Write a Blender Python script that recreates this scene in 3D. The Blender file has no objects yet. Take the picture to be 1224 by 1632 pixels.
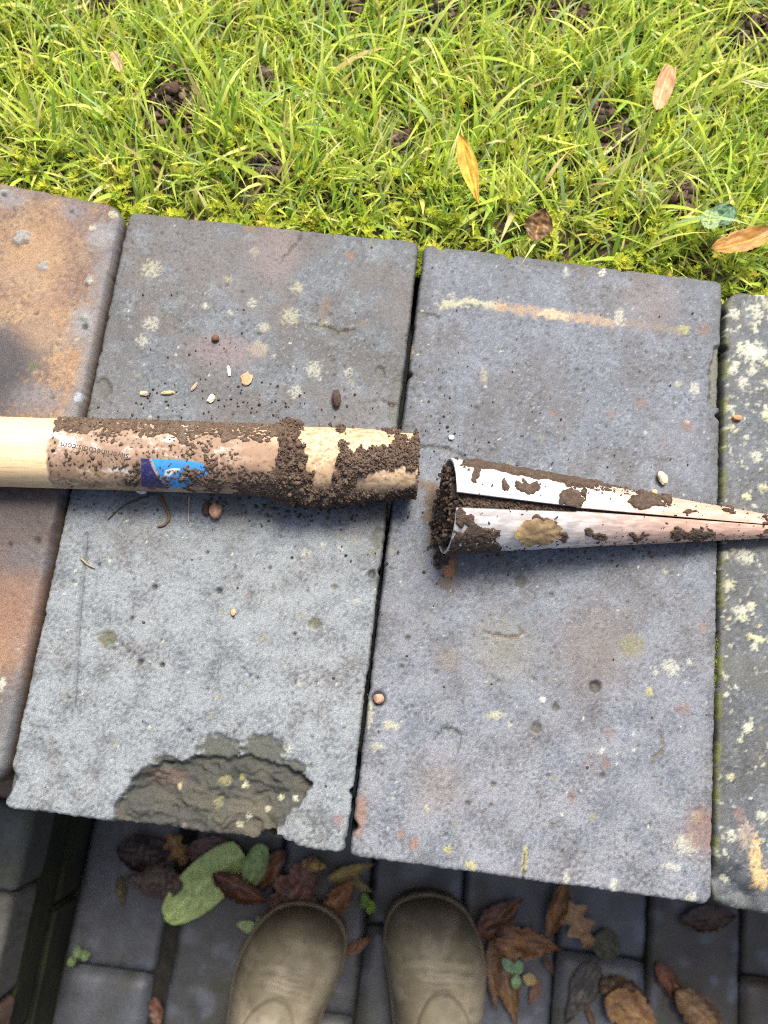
import bpy, math, random
import numpy as np
from mathutils import Matrix, Vector

random.seed(7)
RNG = np.random.default_rng(11)
SC = bpy.context.scene
COL = SC.collection

# ------------------------------------------------------------------ camera
T = 0.53                     # top of the coping above the paving (m)
CAMZ = T + 0.43
TILT, ROLL = math.radians(14.0), math.radians(7.4)
FPX = 1226.0                 # focal length in photo pixels (1224 x 1632)
cam_d = bpy.data.cameras.new('camera')
cam_d.sensor_fit = 'VERTICAL'
cam_d.sensor_height = 36.0
cam_d.lens = FPX / 1632 * 36
cam_d.clip_start, cam_d.clip_end = 0.01, 200
cam_d.dof.use_dof = True
cam_d.dof.focus_distance = 0.420
cam_d.dof.aperture_fstop = 7.5
cam = bpy.data.objects.new('camera', cam_d)
COL.objects.link(cam)
CAM_R = Matrix.Rotation(TILT, 3, 'X') @ Matrix.Rotation(ROLL, 3, 'Z')
cam.location = (0, 0, CAMZ)
cam.rotation_euler = CAM_R.to_euler()
SC.camera = cam
SC.cycles.use_denoising = False
SC.cycles.filter_width = 1.0

# ------------------------------------------------------------------ light
SUN_AZ, SUN_EL = math.radians(12), math.radians(62)     # azimuth from +Y (lawn side) towards +X
world = bpy.data.worlds.new('World')
SC.world = world
world.use_nodes = True
wn = world.node_tree
bg = wn.nodes['Background']
sky = wn.nodes.new('ShaderNodeTexSky')
sky.sky_type = 'NISHITA'
sky.sun_disc = False
sky.sun_elevation = SUN_EL
sky.sun_rotation = SUN_AZ
sky.air_density = 0.75
sky.dust_density = 5.0
wn.links.new(sky.outputs['Color'], bg.inputs['Color'])
bg.inputs['Strength'].default_value = 0.12
sun_d = bpy.data.lights.new('sun', 'SUN')
sun_d.energy = 3.0
sun_d.angle = math.radians(23)
sun_d.color = (1.0, 0.94, 0.84)
sun = bpy.data.objects.new('sun', sun_d)
COL.objects.link(sun)
sd = Vector((math.sin(SUN_AZ) * math.cos(SUN_EL), math.cos(SUN_AZ) * math.cos(SUN_EL), math.sin(SUN_EL)))
sun.rotation_euler = sd.to_track_quat('Z', 'Y').to_euler()
sun.location = sd * 5
vs = SC.view_settings
vs.view_transform = 'Standard'
vs.look = 'None'
vs.gamma = 1
vs.use_curve_mapping = False
vs.exposure = 0.95

# ------------------------------------------------------------------ helpers
def at(px, py, z):
    """photo pixel -> world point on the horizontal plane at height z"""
    d = CAM_R @ Vector(((px - 612) / FPX, -(py - 816) / FPX, -1.0))
    k = (z - CAMZ) / d.z
    return Vector((d.x * k, d.y * k, z))

def at2(px, py, z=T):
    p = at(px, py, z)
    return np.array([p.x, p.y])

_ANG = np.random.default_rng(3).random((256, 256)) * 2 * math.pi
_GX, _GY = np.cos(_ANG), np.sin(_ANG)
def vnoise(x, y, seed=0):
    """gradient noise, roughly 0..1"""
    x = np.asarray(x, float) + seed * 17.31
    y = np.asarray(y, float) + seed * 9.77
    xi = np.floor(x).astype(int); yi = np.floor(y).astype(int)
    fx = x - xi; fy = y - yi
    u = fx * fx * fx * (fx * (fx * 6 - 15) + 10); v = fy * fy * fy * (fy * (fy * 6 - 15) + 10)
    a0, b0 = xi & 255, yi & 255; a1, b1 = (xi + 1) & 255, (yi + 1) & 255
    n00 = _GX[a0, b0] * fx + _GY[a0, b0] * fy
    n10 = _GX[a1, b0] * (fx - 1) + _GY[a1, b0] * fy
    n01 = _GX[a0, b1] * fx + _GY[a0, b1] * (fy - 1)
    n11 = _GX[a1, b1] * (fx - 1) + _GY[a1, b1] * (fy - 1)
    n = (n00 * (1 - u) + n10 * u) * (1 - v) + (n01 * (1 - u) + n11 * u) * v
    return np.clip(0.5 + 0.78 * n, 0, 1)

def fbm(x, y, seed=0, octv=4, gain=0.5):
    s = 0.0; a = 1.0; t = 0.0; f = 1.0
    c, sn = math.cos(0.6), math.sin(0.6)
    for o in range(octv):
        xr, yr = (x * c - y * sn), (x * sn + y * c)
        s = s + a * vnoise(xr * f, yr * f, seed + o * 3)
        t += a; a *= gain; f *= 2.03
        x, y = xr, yr
    return s / t

def sstep(a, b, x):
    t = np.clip((x - a) / (b - a), 0, 1)
    return t * t * (3 - 2 * t)

def mixc(c, col, m):
    return c * (1 - m[..., None]) + np.array(col) * m[..., None]

def poly_sd(X, Y, poly):
    """signed distance to a polygon (negative inside)"""
    poly = np.array(poly)
    n = len(poly)
    best = np.full(X.shape, 1e9); ins = np.zeros(X.shape, bool)
    for i in range(n):
        ax, ay = poly[i]; bx, by = poly[(i + 1) % n]
        ex, ey = bx - ax, by - ay
        t = np.clip(((X - ax) * ex + (Y - ay) * ey) / (ex * ex + ey * ey + 1e-12), 0, 1)
        best = np.minimum(best, np.hypot(X - ax - t * ex, Y - ay - t * ey))
        c = ((ay > Y) != (by > Y))
        with np.errstate(divide='ignore', invalid='ignore'):
            xx = (bx - ax) * (Y - ay) / (by - ay + 1e-15) + ax
        ins ^= c & (X < xx)
    return np.where(ins, -best, best)

def line_d(X, Y, pts):
    best = np.full(X.shape, 1e9)
    for (ax, ay), (bx, by) in zip(pts[:-1], pts[1:]):
        ex, ey = bx - ax, by - ay
        t = np.clip(((X - ax) * ex + (Y - ay) * ey) / (ex * ex + ey * ey + 1e-12), 0, 1)
        best = np.minimum(best, np.hypot(X - ax - t * ex, Y - ay - t * ey))
    return best

def link(o, parent=None):
    COL.objects.link(o)
    if parent is not None:
        o.parent = parent
    return o

def build(name, V, F, mat, parent=None, col=None, smooth=True):
    """one mesh object; F is a list of (k, n) index arrays (tris / quads)"""
    V = np.asarray(V, np.float32).reshape(-1, 3)
    if isinstance(F, np.ndarray):
        F = [F]
    F = [np.asarray(f, np.int32) for f in F if len(f)]
    me = bpy.data.meshes.new(name)
    me.vertices.add(len(V)); me.vertices.foreach_set('co', V.ravel())
    nl = sum(f.size for f in F); npoly = sum(len(f) for f in F)
    me.loops.add(nl); me.polygons.add(npoly)
    me.loops.foreach_set('vertex_index', np.concatenate([f.ravel() for f in F]))
    tot = np.concatenate([np.full(len(f), f.shape[1], np.int32) for f in F])
    st = np.concatenate([[0], np.cumsum(tot)[:-1]]).astype(np.int32)
    me.polygons.foreach_set('loop_start', st)
    me.polygons.foreach_set('loop_total', tot)
    me.polygons.foreach_set('use_smooth', np.full(npoly, smooth, bool))
    if col is not None:
        col = np.asarray(col, np.float32).reshape(-1, col.shape[-1])
        if col.shape[1] == 3:
            col = np.concatenate([col, np.full((len(col), 1), 0.6, np.float32)], 1)
        at_ = me.attributes.new('Col', 'FLOAT_COLOR', 'POINT')
        at_.data.foreach_set('color', col.ravel())
    me.update(calc_edges=True)
    me.validate()
    if mat is not None:
        me.materials.append(mat)
    o = bpy.data.objects.new(name, me)
    link(o, parent)
    return o

def grid_faces(n, m, wrap=False, off=0, flip=False):
    i, j = np.meshgrid(np.arange(n - 1), np.arange(m if wrap else m - 1), indexing='ij')
    j2 = (j + 1) % m
    q = np.stack([i * m + j, i * m + j2, (i + 1) * m + j2, (i + 1) * m + j], -1).reshape(-1, 4) + off
    return q[:, ::-1] if flip else q

def tag(o, label=None, cat=None, group=None, kind=None):
    if label: o['label'] = label
    if cat: o['category'] = cat
    if group: o['group'] = group
    if kind: o['kind'] = kind
    return o

def empty(name, loc=(0, 0, 0), parent=None):
    o = bpy.data.objects.new(name, None)
    o.empty_display_size = 0.02
    o.location = loc
    return link(o, parent)

# ------------------------------------------------------------------ materials
def nodes_of(name):
    m = bpy.data.materials.new(name)
    m.use_nodes = True
    nt = m.node_tree
    return m, nt, nt.nodes['Principled BSDF']

def mat_attr(name, vary=0.25, vscale=700, bump=0.35, bscale=900, bdist=0.0006, rough=None, spec=0.5,
             pits=0.0, pscale=420, transl=0.0, metallic=0.0, coat=0.0):
    """albedo from the mesh's own colour attribute, broken up by fine procedural grain and relief"""
    m, nt, b = nodes_of(name)
    N, L = nt.nodes, nt.links
    at_ = N.new('ShaderNodeAttribute'); at_.attribute_name = 'Col'
    tc = N.new('ShaderNodeTexCoord')
    nz = N.new('ShaderNodeTexNoise'); nz.inputs['Scale'].default_value = vscale
    nz.inputs['Detail'].default_value = 4; nz.inputs['Roughness'].default_value = 0.7
    L.new(tc.outputs['Object'], nz.inputs['Vector'])
    mr = N.new('ShaderNodeMapRange')
    mr.inputs['From Min'].default_value = 0.25; mr.inputs['From Max'].default_value = 0.75
    mr.inputs['To Min'].default_value = 1 - vary; mr.inputs['To Max'].default_value = 1 + vary
    L.new(nz.outputs['Fac'], mr.inputs['Value'])
    mx = N.new('ShaderNodeVectorMath'); mx.operation = 'SCALE'
    L.new(at_.outputs['Color'], mx.inputs[0]); L.new(mr.outputs['Result'], mx.inputs['Scale'])
    L.new(mx.outputs['Vector'], b.inputs['Base Color'])
    if rough is None:
        L.new(at_.outputs['Alpha'], b.inputs['Roughness'])
    else:
        b.inputs['Roughness'].default_value = rough
    b.inputs['Specular IOR Level'].default_value = spec
    b.inputs['Metallic'].default_value = metallic
    b.inputs['Coat Weight'].default_value = coat
    n2 = N.new('ShaderNodeTexNoise'); n2.inputs['Scale'].default_value = bscale
    n2.inputs['Detail'].default_value = 5; n2.inputs['Roughness'].default_value = 0.65
    L.new(tc.outputs['Object'], n2.inputs['Vector'])
    h = n2.outputs['Fac']
    if pits:
        vo = N.new('ShaderNodeTexVoronoi'); vo.inputs['Scale'].default_value = pscale
        L.new(tc.outputs['Object'], vo.inputs['Vector'])
        p = N.new('ShaderNodeMapRange'); p.inputs['From Min'].default_value = 0.05; p.inputs['From Max'].default_value = 0.3
        p.inputs['To Min'].default_value = -pits; p.inputs['To Max'].default_value = 0
        L.new(vo.outputs['Distance'], p.inputs['Value'])
        ad = N.new('ShaderNodeMath'); ad.operation = 'ADD'
        L.new(h, ad.inputs[0]); L.new(p.outputs['Result'], ad.inputs[1])
        h = ad.outputs[0]
    bp = N.new('ShaderNodeBump'); bp.inputs['Strength'].default_value = bump; bp.inputs['Distance'].default_value = bdist
    L.new(h, bp.inputs['Height']); L.new(bp.outputs['Normal'], b.inputs['Normal'])
    if transl:
        tr = N.new('ShaderNodeBsdfTranslucent')
        L.new(mx.outputs['Vector'], tr.inputs['Color'])
        ms = N.new('ShaderNodeMixShader'); ms.inputs[0].default_value = transl
        L.new(b.outputs[0], ms.inputs[1]); L.new(tr.outputs[0], ms.inputs[2])
        L.new(ms.outputs[0], N['Material Output'].inputs['Surface'])
    return m

def mat_plain(name, c1, c2, scale, rough=0.8, bump=0.4, bscale=300, bdist=0.002, spec=0.4):
    m, nt, b = nodes_of(name)
    N, L = nt.nodes, nt.links
    tc = N.new('ShaderNodeTexCoord')
    nz = N.new('ShaderNodeTexNoise'); nz.inputs['Scale'].default_value = scale; nz.inputs['Detail'].default_value = 6
    nz.inputs['Roughness'].default_value = 0.65
    L.new(tc.outputs['Object'], nz.inputs['Vector'])
    r = N.new('ShaderNodeValToRGB')
    r.color_ramp.elements[0].position = 0.33; r.color_ramp.elements[1].position = 0.68
    r.color_ramp.elements[0].color = (*c1, 1); r.color_ramp.elements[1].color = (*c2, 1)
    L.new(nz.outputs['Fac'], r.inputs['Fac']); L.new(r.outputs['Color'], b.inputs['Base Color'])
    b.inputs['Roughness'].default_value = rough
    b.inputs['Specular IOR Level'].default_value = spec
    n2 = N.new('ShaderNodeTexNoise'); n2.inputs['Scale'].default_value = bscale; n2.inputs['Detail'].default_value = 6
    L.new(tc.outputs['Object'], n2.inputs['Vector'])
    bp = N.new('ShaderNodeBump'); bp.inputs['Strength'].default_value = bump; bp.inputs['Distance'].default_value = bdist
    L.new(n2.outputs['Fac'], bp.inputs['Height']); L.new(bp.outputs['Normal'], b.inputs['Normal'])
    return m

M = {}
M['brick'] = mat_attr('glazed_blue_brick', vary=0.5, vscale=1300, bump=0.7, bscale=1900, bdist=0.0006, spec=0.5, pits=0.22, pscale=700)
M['paver'] = mat_attr('wet_dark_paver', vary=0.3, vscale=260, bump=0.4, bscale=420, bdist=0.001, spec=0.5)
M['wood'] = mat_attr('ash_wood', vary=0.10, vscale=500, bump=0.12, bscale=900, bdist=0.0004, spec=0.3)
M['mud'] = mat_attr('drying_mud', vary=0.45, vscale=900, bump=0.9, bscale=1300, bdist=0.0012, spec=0.25)
M['steel'] = mat_attr('galvanised_steel', vary=0.06, vscale=300, bump=0.10, bscale=500, bdist=0.0004, metallic=0.22)
M['grass'] = mat_attr('grass_blade', vary=0.15, vscale=200, bump=0.0, rough=0.5, spec=0.3, transl=0.45)
M['moss'] = mat_attr('feather_moss', vary=0.2, vscale=300, bump=0.0, rough=0.7, spec=0.2, transl=0.4)
M['leaf'] = mat_attr('fallen_leaf', vary=0.35, vscale=170, bump=0.4, bscale=300, bdist=0.001, spec=0.45, transl=0.12)
M['boot'] = mat_attr('muddy_rubber', vary=0.16, vscale=60, bump=0.15, bscale=250, bdist=0.0008, spec=0.35)
M['stone'] = mat_attr('pebble_stone', vary=0.25, vscale=500, bump=0.4, bscale=800, bdist=0.0006, spec=0.3)
M['soil'] = mat_plain('dark_soil', (0.035, 0.024, 0.016), (0.10, 0.07, 0.048), 60, rough=0.95, bump=0.9, bscale=220, bdist=0.006)
M['sand'] = mat_plain('joint_dirt', (0.012, 0.011, 0.009), (0.03, 0.028, 0.022), 70, rough=0.95, bump=0.8, bscale=200, bdist=0.004)
M['mortar'] = mat_plain('old_mortar', (0.05, 0.05, 0.045), (0.13, 0.125, 0.11), 50, rough=0.95, bump=0.8, bscale=180, bdist=0.004)
M['print'] = mat_plain('grey_print', (0.03, 0.027, 0.03), (0.08, 0.07, 0.07), 900, rough=0.7, bump=0.0)
M['cloth'] = mat_plain('dark_trouser_cloth', (0.03, 0.035, 0.05), (0.05, 0.055, 0.075), 40, rough=0.9, bump=0.5, bscale=600, bdist=0.001)

# ================================================================== garden wall
PX = 0.000345                               # metres per photo pixel on the coping
wall = empty('garden_wall', (0, 0.10, 0))
tag(wall, 'low brick garden wall with broad blue brick coping, lawn behind and paving in front', 'wall')
wall_off = Vector((0, -0.10, 0))

def to_parent(V, parent):
    """world coordinates -> the parent's local ones (parents are only moved, never turned)"""
    V = np.asarray(V, float).reshape(-1, 3).copy()
    V -= np.array(parent.location)
    return V

LICH = (0.37, 0.36, 0.24); LICHW = (0.40, 0.40, 0.32); LICHY = (0.34, 0.32, 0.11)
MOSSD = (0.060, 0.062, 0.030); OLIVE = (0.17, 0.16, 0.075)
BROWN = (0.13, 0.082, 0.062); RUST = (0.185, 0.098, 0.055); TAN = (0.34, 0.255, 0.155); PINK = (0.155, 0.112, 0.102)
DARK = (0.075, 0.078, 0.085)

def brick_grid(corners, step, thick, seed, edge_r=0.0015, zoff=0.0, corner_R=0.0045, rough_edge=1.0):
    """top sheet of a worn brick: grid of world XY, distance to edge, and a height field"""
    tl, tr, br, bl = [np.array(c) for c in corners]
    W = np.linalg.norm(tr - tl); H = np.linalg.norm(bl - tl)
    nx = int(W / step) + 2; ny = int(H / step) + 2
    u = np.linspace(0, 1, nx); v = np.linspace(0, 1, ny)
    V_, U_ = np.meshgrid(v, u, indexing='ij')                       # rows = v (back -> front)
    a = U_ * W; b = V_ * H
    # rounded corners
    R = corner_R
    for sx in (0, 1):
        for sy in (0, 1):
            p = R - (a if sx == 0 else W - a); q = R - (b if sy == 0 else H - b)
            k = (p > 0) & (q > 0)
            mx_ = np.maximum(p, q); l = np.hypot(p, q) + 1e-12
            s = np.where(k, mx_ / l, 1.0)
            p2, q2 = p * s, q * s
            na = R - p2; nb = R - q2
            a = np.where(k, na if sx == 0 else W - na, a)
            b = np.where(k, nb if sy == 0 else H - nb, b)
    dl, dr, db, df = U_ * W, (1 - U_) * W, V_ * H, (1 - V_) * H
    def en(t, s):
        return rough_edge * (-0.0005 + 0.0012 * (fbm(t * 60, t * 0 + s, seed + s, 3) - 0.5) + 0.0010 * (fbm(t * 330, t * 0, seed + s + 1, 2) - 0.5)
                + 0.0032 * sstep(0.70, 0.85, fbm(t * 60, t * 0 + 3, seed + s + 2, 2)))
    fall = lambda d: np.exp(-(d / 0.006) ** 1.5)
    a = a + en(b, 1) * fall(dl) - en(b, 2) * fall(dr)
    b = b + en(a, 3) * fall(db) - en(a, 4) * fall(df)
    uu, vv = a / W, b / H
    X = (tl[0] * (1 - uu) + tr[0] * uu) * (1 - vv) + (bl[0] * (1 - uu) + br[0] * uu) * vv
    Y = (tl[1] * (1 - uu) + tr[1] * uu) * (1 - vv) + (bl[1] * (1 - uu) + br[1] * uu) * vv
    d = np.minimum(np.minimum(dl, dr), np.minimum(db, df))
    r = edge_r * (0.6 + 0.9 * fbm(X * 80, Y * 80, seed + 9, 2))
    k = np.clip(1 - d / r, 0, 1)
    Z = -r * (1 - np.sqrt(np.clip(1 - k ** 2, 0, 1)))
    Z += 0.0016 * (fbm(X * 16, Y * 16, seed + 4, 3) - 0.5)
    Z += 0.0004 * (fbm(X * 110, Y * 110, seed + 5, 3) - 0.5)
    Z += 0.00045 * (fbm(X * 480, Y * 480, seed + 6, 2) - 0.5)
    return dict(X=X, Y=Y, Z=Z, d=d, W=W, H=H, seed=seed, thick=thick, z0=T + zoff,
                dl=dl, dr=dr, db=db, df=df)

def blot(g, px, py, r, ry=None, rag=0.45, soft=0.25, seed=0, dend=0.0, ang=0.0):
    """ragged blotch mask centred on a photo pixel (r in photo pixels)"""
    c = at2(px, py)
    dx, dy = (g['X'] - c[0]) / (r * PX), (g['Y'] - c[1]) / ((ry or r) * PX)
    if ang:
        ca, sa = math.cos(ang), math.sin(ang)
        ddx, ddy = g['X'] - c[0], g['Y'] - c[1]
        dx, dy = (ddx * ca + ddy * sa) / (r * PX), (-ddx * sa + ddy * ca) / ((ry or r) * PX)
    n = fbm(g['X'] * 330 + seed, g['Y'] * 330, g['seed'] + seed, 3) - 0.5
    rr = np.hypot(dx, dy) + n * rag * 2.4
    m = 1 - sstep(1 - soft, 1 + soft, rr)
    if dend:
        m = m * sstep(0.5 - 0.06, 0.5 + 0.06, fbm(g['X'] * 620, g['Y'] * 620, g['seed'] + seed + 5, 2) + (1 - rr) * 0.25 * (2 - dend))
    return m

def pline(g, pts, w, soft=0.5, wob=0.6):
    P = [at2(*p) for p in pts]
    n = (fbm(g['X'] * 240, g['Y'] * 240, g['seed'] + 21, 3) - 0.5) * wob * 0.006
    n2 = (fbm(g['X'] * 240, g['Y'] * 240, g['seed'] + 33, 3) - 0.5) * wob * 0.006
    dd = line_d(g['X'] + n, g['Y'] + n2, P)
    return 1 - sstep(w * PX * (1 - soft), w * PX * (1 + soft), dd)

def brick_base(g, cols, light=0.0):
    X, Y, s = g['X'], g['Y'], g['seed']
    c1, c2, c3 = [np.array(c) for c in cols]
    n1 = fbm(X * 22, Y * 22, s + 11, 4); n2 = fbm(X * 55, Y * 55, s + 12, 4); n3 = fbm(X * 260, Y * 260, s + 13, 3)
    C = np.zeros(X.shape + (3,)) + c1
    C = mixc(C, c2, sstep(0.40, 0.66, n1))
    C = mixc(C, c3, sstep(0.46, 0.70, n2) * 0.8)
    gr = np.random.default_rng(s + 500).normal(0, 1, X.shape)
    C = C * (0.62 + 0.76 * n3)[..., None] * np.clip(1 + 0.13 * gr, 0.6, 1.5)[..., None]
    g['Z'] = g['Z'] + np.clip(gr, -2, 2) * 0.00005
    # broad damp and worn areas, faint drag marks of the brick-maker's wire
    C = C * (0.66 + 0.68 * fbm(X * 12, Y * 12, s + 19, 4))[..., None] * (0.88 + 0.24 * fbm(X * 150, Y * 14, s + 20, 3))[..., None]
    # light flecks and dark pores
    fl = sstep(0.66, 0.78, fbm(X * 520, Y * 520, s + 14, 2))
    C = mixc(C, (0.38, 0.38, 0.37), fl * 0.30)
    po = sstep(0.66, 0.74, fbm(X * 480, Y * 480, s + 15, 2)) * sstep(0.35, 0.6, fbm(X * 40, Y * 40, s + 16, 2))
    C = mixc(C, (0.045, 0.045, 0.045), po * 0.75)
    g['Z'] = g['Z'] - po * 0.0009
    # grime worked into the arrises
    C = mixc(C, (0.050, 0.048, 0.042), (1 - sstep(0.001, 0.009, g['d'] + 0.010 * (fbm(X * 90, Y * 90, s + 18, 3) - 0.5))) * 0.45)
    C = C * np.array((0.945, 1.0, 1.0))
    g['C'] = C
    g['R'] = np.full(X.shape, 0.52) + 0.22 * (fbm(X * 90, Y * 90, s + 17, 3) - 0.5)

def paint(g, m, col, amt=1.0, relief=0.0, rough=None):
    k = m * amt
    tex = 0.75 + 0.5 * fbm(g['X'] * 500, g['Y'] * 500, g['seed'] + 41, 2)
    g['C'] = g['C'] * (1 - k[..., None]) + np.array(col) * tex[..., None] * k[..., None]
    g['Z'] = g['Z'] + relief * m
    if rough is not None:
        g['R'] = g['R'] * (1 - k) + rough * k

def hole(g, px, py, r, depth=0.0022, col=(0.03, 0.03, 0.02)):
    m = blot(g, px, py, r, rag=0.15, soft=0.35)
    paint(g, m, col, 0.85)
    g['Z'] = g['Z'] - m * depth

def crack(g, pts, w=1.6, col=(0.05, 0.045, 0.03)):
    m = pline(g, pts, w)
    paint(g, m, col, 0.8)
    g['Z'] = g['Z'] - m * 0.0012

def speckle(g, n, seed, rng=(1.5, 5.0), cols=(LICH, LICHW, RUST, OLIVE, MOSSD), amt=0.75, box=None):
    r_ = random.Random(seed)
    X, Y = g['X'], g['Y']
    x0, x1, y0, y1 = X.min(), X.max(), Y.min(), Y.max()
    n_ = fbm(X * 330, Y * 330, seed, 3) - 0.5
    for i in range(n):
        cx, cy = r_.uniform(x0, x1), r_.uniform(y0, y1)
        r = r_.uniform(*rng) ** 1.0 * PX
        col = r_.choice(cols)
        rows = np.where((Y[:, 0] < cy + 4 * r) & (Y[:, 0] > cy - 4 * r))[0]
        if not len(rows):
            continue
        sl = slice(rows[0], rows[-1] + 1)
        rr = np.hypot(X[sl] - cx, (Y[sl] - cy) * r_.uniform(0.7, 1.4)) / r + n_[sl] * 1.8
        m = (1 - sstep(0.7, 1.2, rr)) * amt
        g['C'][sl] = g['C'][sl] * (1 - m[..., None]) + np.array(col) * m[..., None]
        if sum(col) < 0.3:
            g['Z'][sl] -= m * 0.0007

def brick_finish(name, g, label=None, mat=None, parent=None):
    parent = parent or wall
    X, Y = g['X'], g['Y']
    ny, nx = X.shape
    Zt = g['z0'] + g['Z']
    top = np.stack([X, Y, Zt], -1).reshape(-1, 3)
    col = np.concatenate([g['C'], g['R'][..., None]], -1).reshape(-1, 4)
    F = [grid_faces(ny, nx, flip=True)]
    # side walls from the border loop
    idx = np.concatenate([np.arange(nx), (np.arange(1, ny) * nx + nx - 1), ((ny - 1) * nx + np.arange(nx - 2, -1, -1)),
                          np.arange(ny - 2, 0, -1) * nx])
    loop = top[idx]; lc = col[idx].copy()
    cen = loop.mean(0)
    verts = [top]; cols = [col]; off = len(top); prev = idx
    depths = [0.004, 0.012, 0.024, 0.040, g['thick']]
    for k, dz in enumerate(depths):
        L2 = loop.copy()
        L2[:, 2] = g['z0'] - dz + (loop[:, 2] - g['z0']) * max(0, 1 - dz / 0.03)
        dirn = (loop - cen)[:, :2]; dirn /= np.linalg.norm(dirn, axis=1)[:, None]
        t = np.arange(len(loop)) * 0.001
        wob = (fbm(t * 60, t * 0 + dz * 90, g['seed'] + 50, 3) - 0.55) * 0.0005
        L2[:, :2] += dirn * (0.0006 + wob)[:, None]
        sc_ = np.concatenate([np.median(col[:, :3], 0) * 0.85 * (0.45 + 1.1 * fbm(loop[:, 0] * 150 + loop[:, 1] * 150, loop[:, 0] * 0 + dz * 160, g['seed'] + 51, 3))[:, None], lc[:, 3:]], 1)
        kk = 0.5 if k == 0 else 1.0
        verts.append(L2); cols.append(lc * (1 - kk) + sc_ * kk)
        cur = off + np.arange(len(loop))
        F.append(np.stack([prev, np.roll(prev, -1), np.roll(cur, -1), cur], -1))
        prev = cur; off += len(loop)
    V = to_parent(np.concatenate(verts), parent)
    o = build(name, V, F, mat or M['brick'], parent, np.concatenate(cols))
    if label:
        o['label'] = label
    return o

BLUE = [(0.094, 0.102, 0.115), (0.082, 0.076, 0.076), (0.125, 0.135, 0.148)]
TH = 0.062
# ---- second brick from the left: chipped front edge -----------------------------
g = brick_grid([at2(207, 338), at2(667, 386), at2(549, 1359), at2(6, 1285)], 0.00092, TH, 5)
brick_base(g, BLUE)
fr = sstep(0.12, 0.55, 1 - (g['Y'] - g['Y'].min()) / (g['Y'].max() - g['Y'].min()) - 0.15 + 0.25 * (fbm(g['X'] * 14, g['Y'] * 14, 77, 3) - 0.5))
paint(g, fr * sstep(0.32, 0.60, 0.55 * fbm(g['X'] * 520, g['Y'] * 520, 78, 3) + 0.45 * fbm(g['X'] * 70, g['Y'] * 70, 76, 3)), (0.235, 0.262, 0.275), 0.72)      # worn bloom plus sky sheen painted into the colour of the front half
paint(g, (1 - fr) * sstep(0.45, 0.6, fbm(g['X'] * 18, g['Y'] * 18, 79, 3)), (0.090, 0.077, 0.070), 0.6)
speckle(g, 620, 1, (0.9, 2.3), (MOSSD, (0.035, 0.036, 0.038), (0.035, 0.036, 0.038), DARK, LICHW, BROWN), 0.85)
speckle(g, 60, 101, (2.5, 6), (MOSSD, DARK, OLIVE, (0.2, 0.21, 0.21)), 0.5)
for (x, y, r, c) in [(241, 428, 17, LICH), (241, 517, 13, LICHW), (228, 543, 11, LICHW), (474, 457, 10, LICH), (462, 504, 15, LICH),
                     (406, 402, 9, LICH), (402, 483, 9, LICHW), (366, 500, 6, LICHW), (421, 521, 9, LICH), (500, 589, 14, LICHW),
                     (517, 515, 7, LICH), (470, 625, 11, LICHW), (364, 445, 6, LICHY), (555, 593, 8, LICHW), (328, 489, 6, LICHW),
                     (436, 568, 4, LICHW), (486, 882, 8, LICHW), (514, 869, 5, LICHW), (542, 875, 5, LICHW), (420, 1018, 9, OLIVE),
                     (476, 1089, 4, LICH), (456, 1196, 9, LICHW), (595, 880, 6, OLIVE), (568, 960, 5, LICHW)]:
    paint(g, blot(g, x, y, r * 1.15, seed=x % 17, dend=1.3), c, 0.55, 0.0003, 0.85)
paint(g, blot(g, 411, 557, 19, 15), (0.32, 0.275, 0.19), 0.6, 0.0003, 0.85)
for (x, y, r, ry, c) in [(517, 493, 9, 22, BROWN), (580, 515, 9, 7, BROWN), (557, 406, 9, 7, RUST), (398, 362, 13, 10, (0.16, 0.10, 0.06)),
                         (539, 1307, 8, 9, (0.18, 0.09, 0.075)), (440, 400, 40, 60, (0.16, 0.125, 0.12)), (360, 560, 60, 30, (0.165, 0.125, 0.13))]:
    paint(g, blot(g, x, y, r, ry, soft=0.5), c, 0.6)
for (x, y, r, ry) in [(636, 636, 17, 46), (606, 593, 8, 10), (164, 619, 14, 17), (603, 858, 9, 20)]:
    paint(g, blot(g, x, y, r, ry, soft=0.2, rag=0.3), (0.075, 0.078, 0.066), 0.85, -0.0012)
for (x, y, r) in [(170, 1018, 14), (501, 993, 10), (532, 935, 5), (248, 1230, 9)]:
    paint(g, blot(g, x, y, r, r * .8, soft=0.25), (0.085, 0.085, 0.045), 0.9, -0.001)
for (x, y, r) in [(349, 941, 4.6), (246, 935, 4), (223, 1055, 4.4), (258, 1060, 3.4), (210, 985, 3), (593, 914, 6), (430, 905, 2.5), (330, 880, 2.5),
                  (158, 900, 2.6), (300, 1165, 2.6), (410, 1080, 2.4), (470, 1010, 2.8)]:
    hole(g, x, y, r)
crack(g, [(481, 358), (478, 380), (462, 398), (445, 419)])
crack(g, [(495, 517), (521, 521), (538, 530), (563, 525)], 2.2, (0.09, 0.08, 0.035))
crack(g, [(610, 640), (640, 646)], 1.4)
gm = pline(g, [(137, 851), (127, 963), (117, 1125)], 2.6, wob=0.15)
g['Z'] = g['Z'] - gm * 0.0016
paint(g, gm, (0.11, 0.115, 0.125), 0.7)
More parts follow.
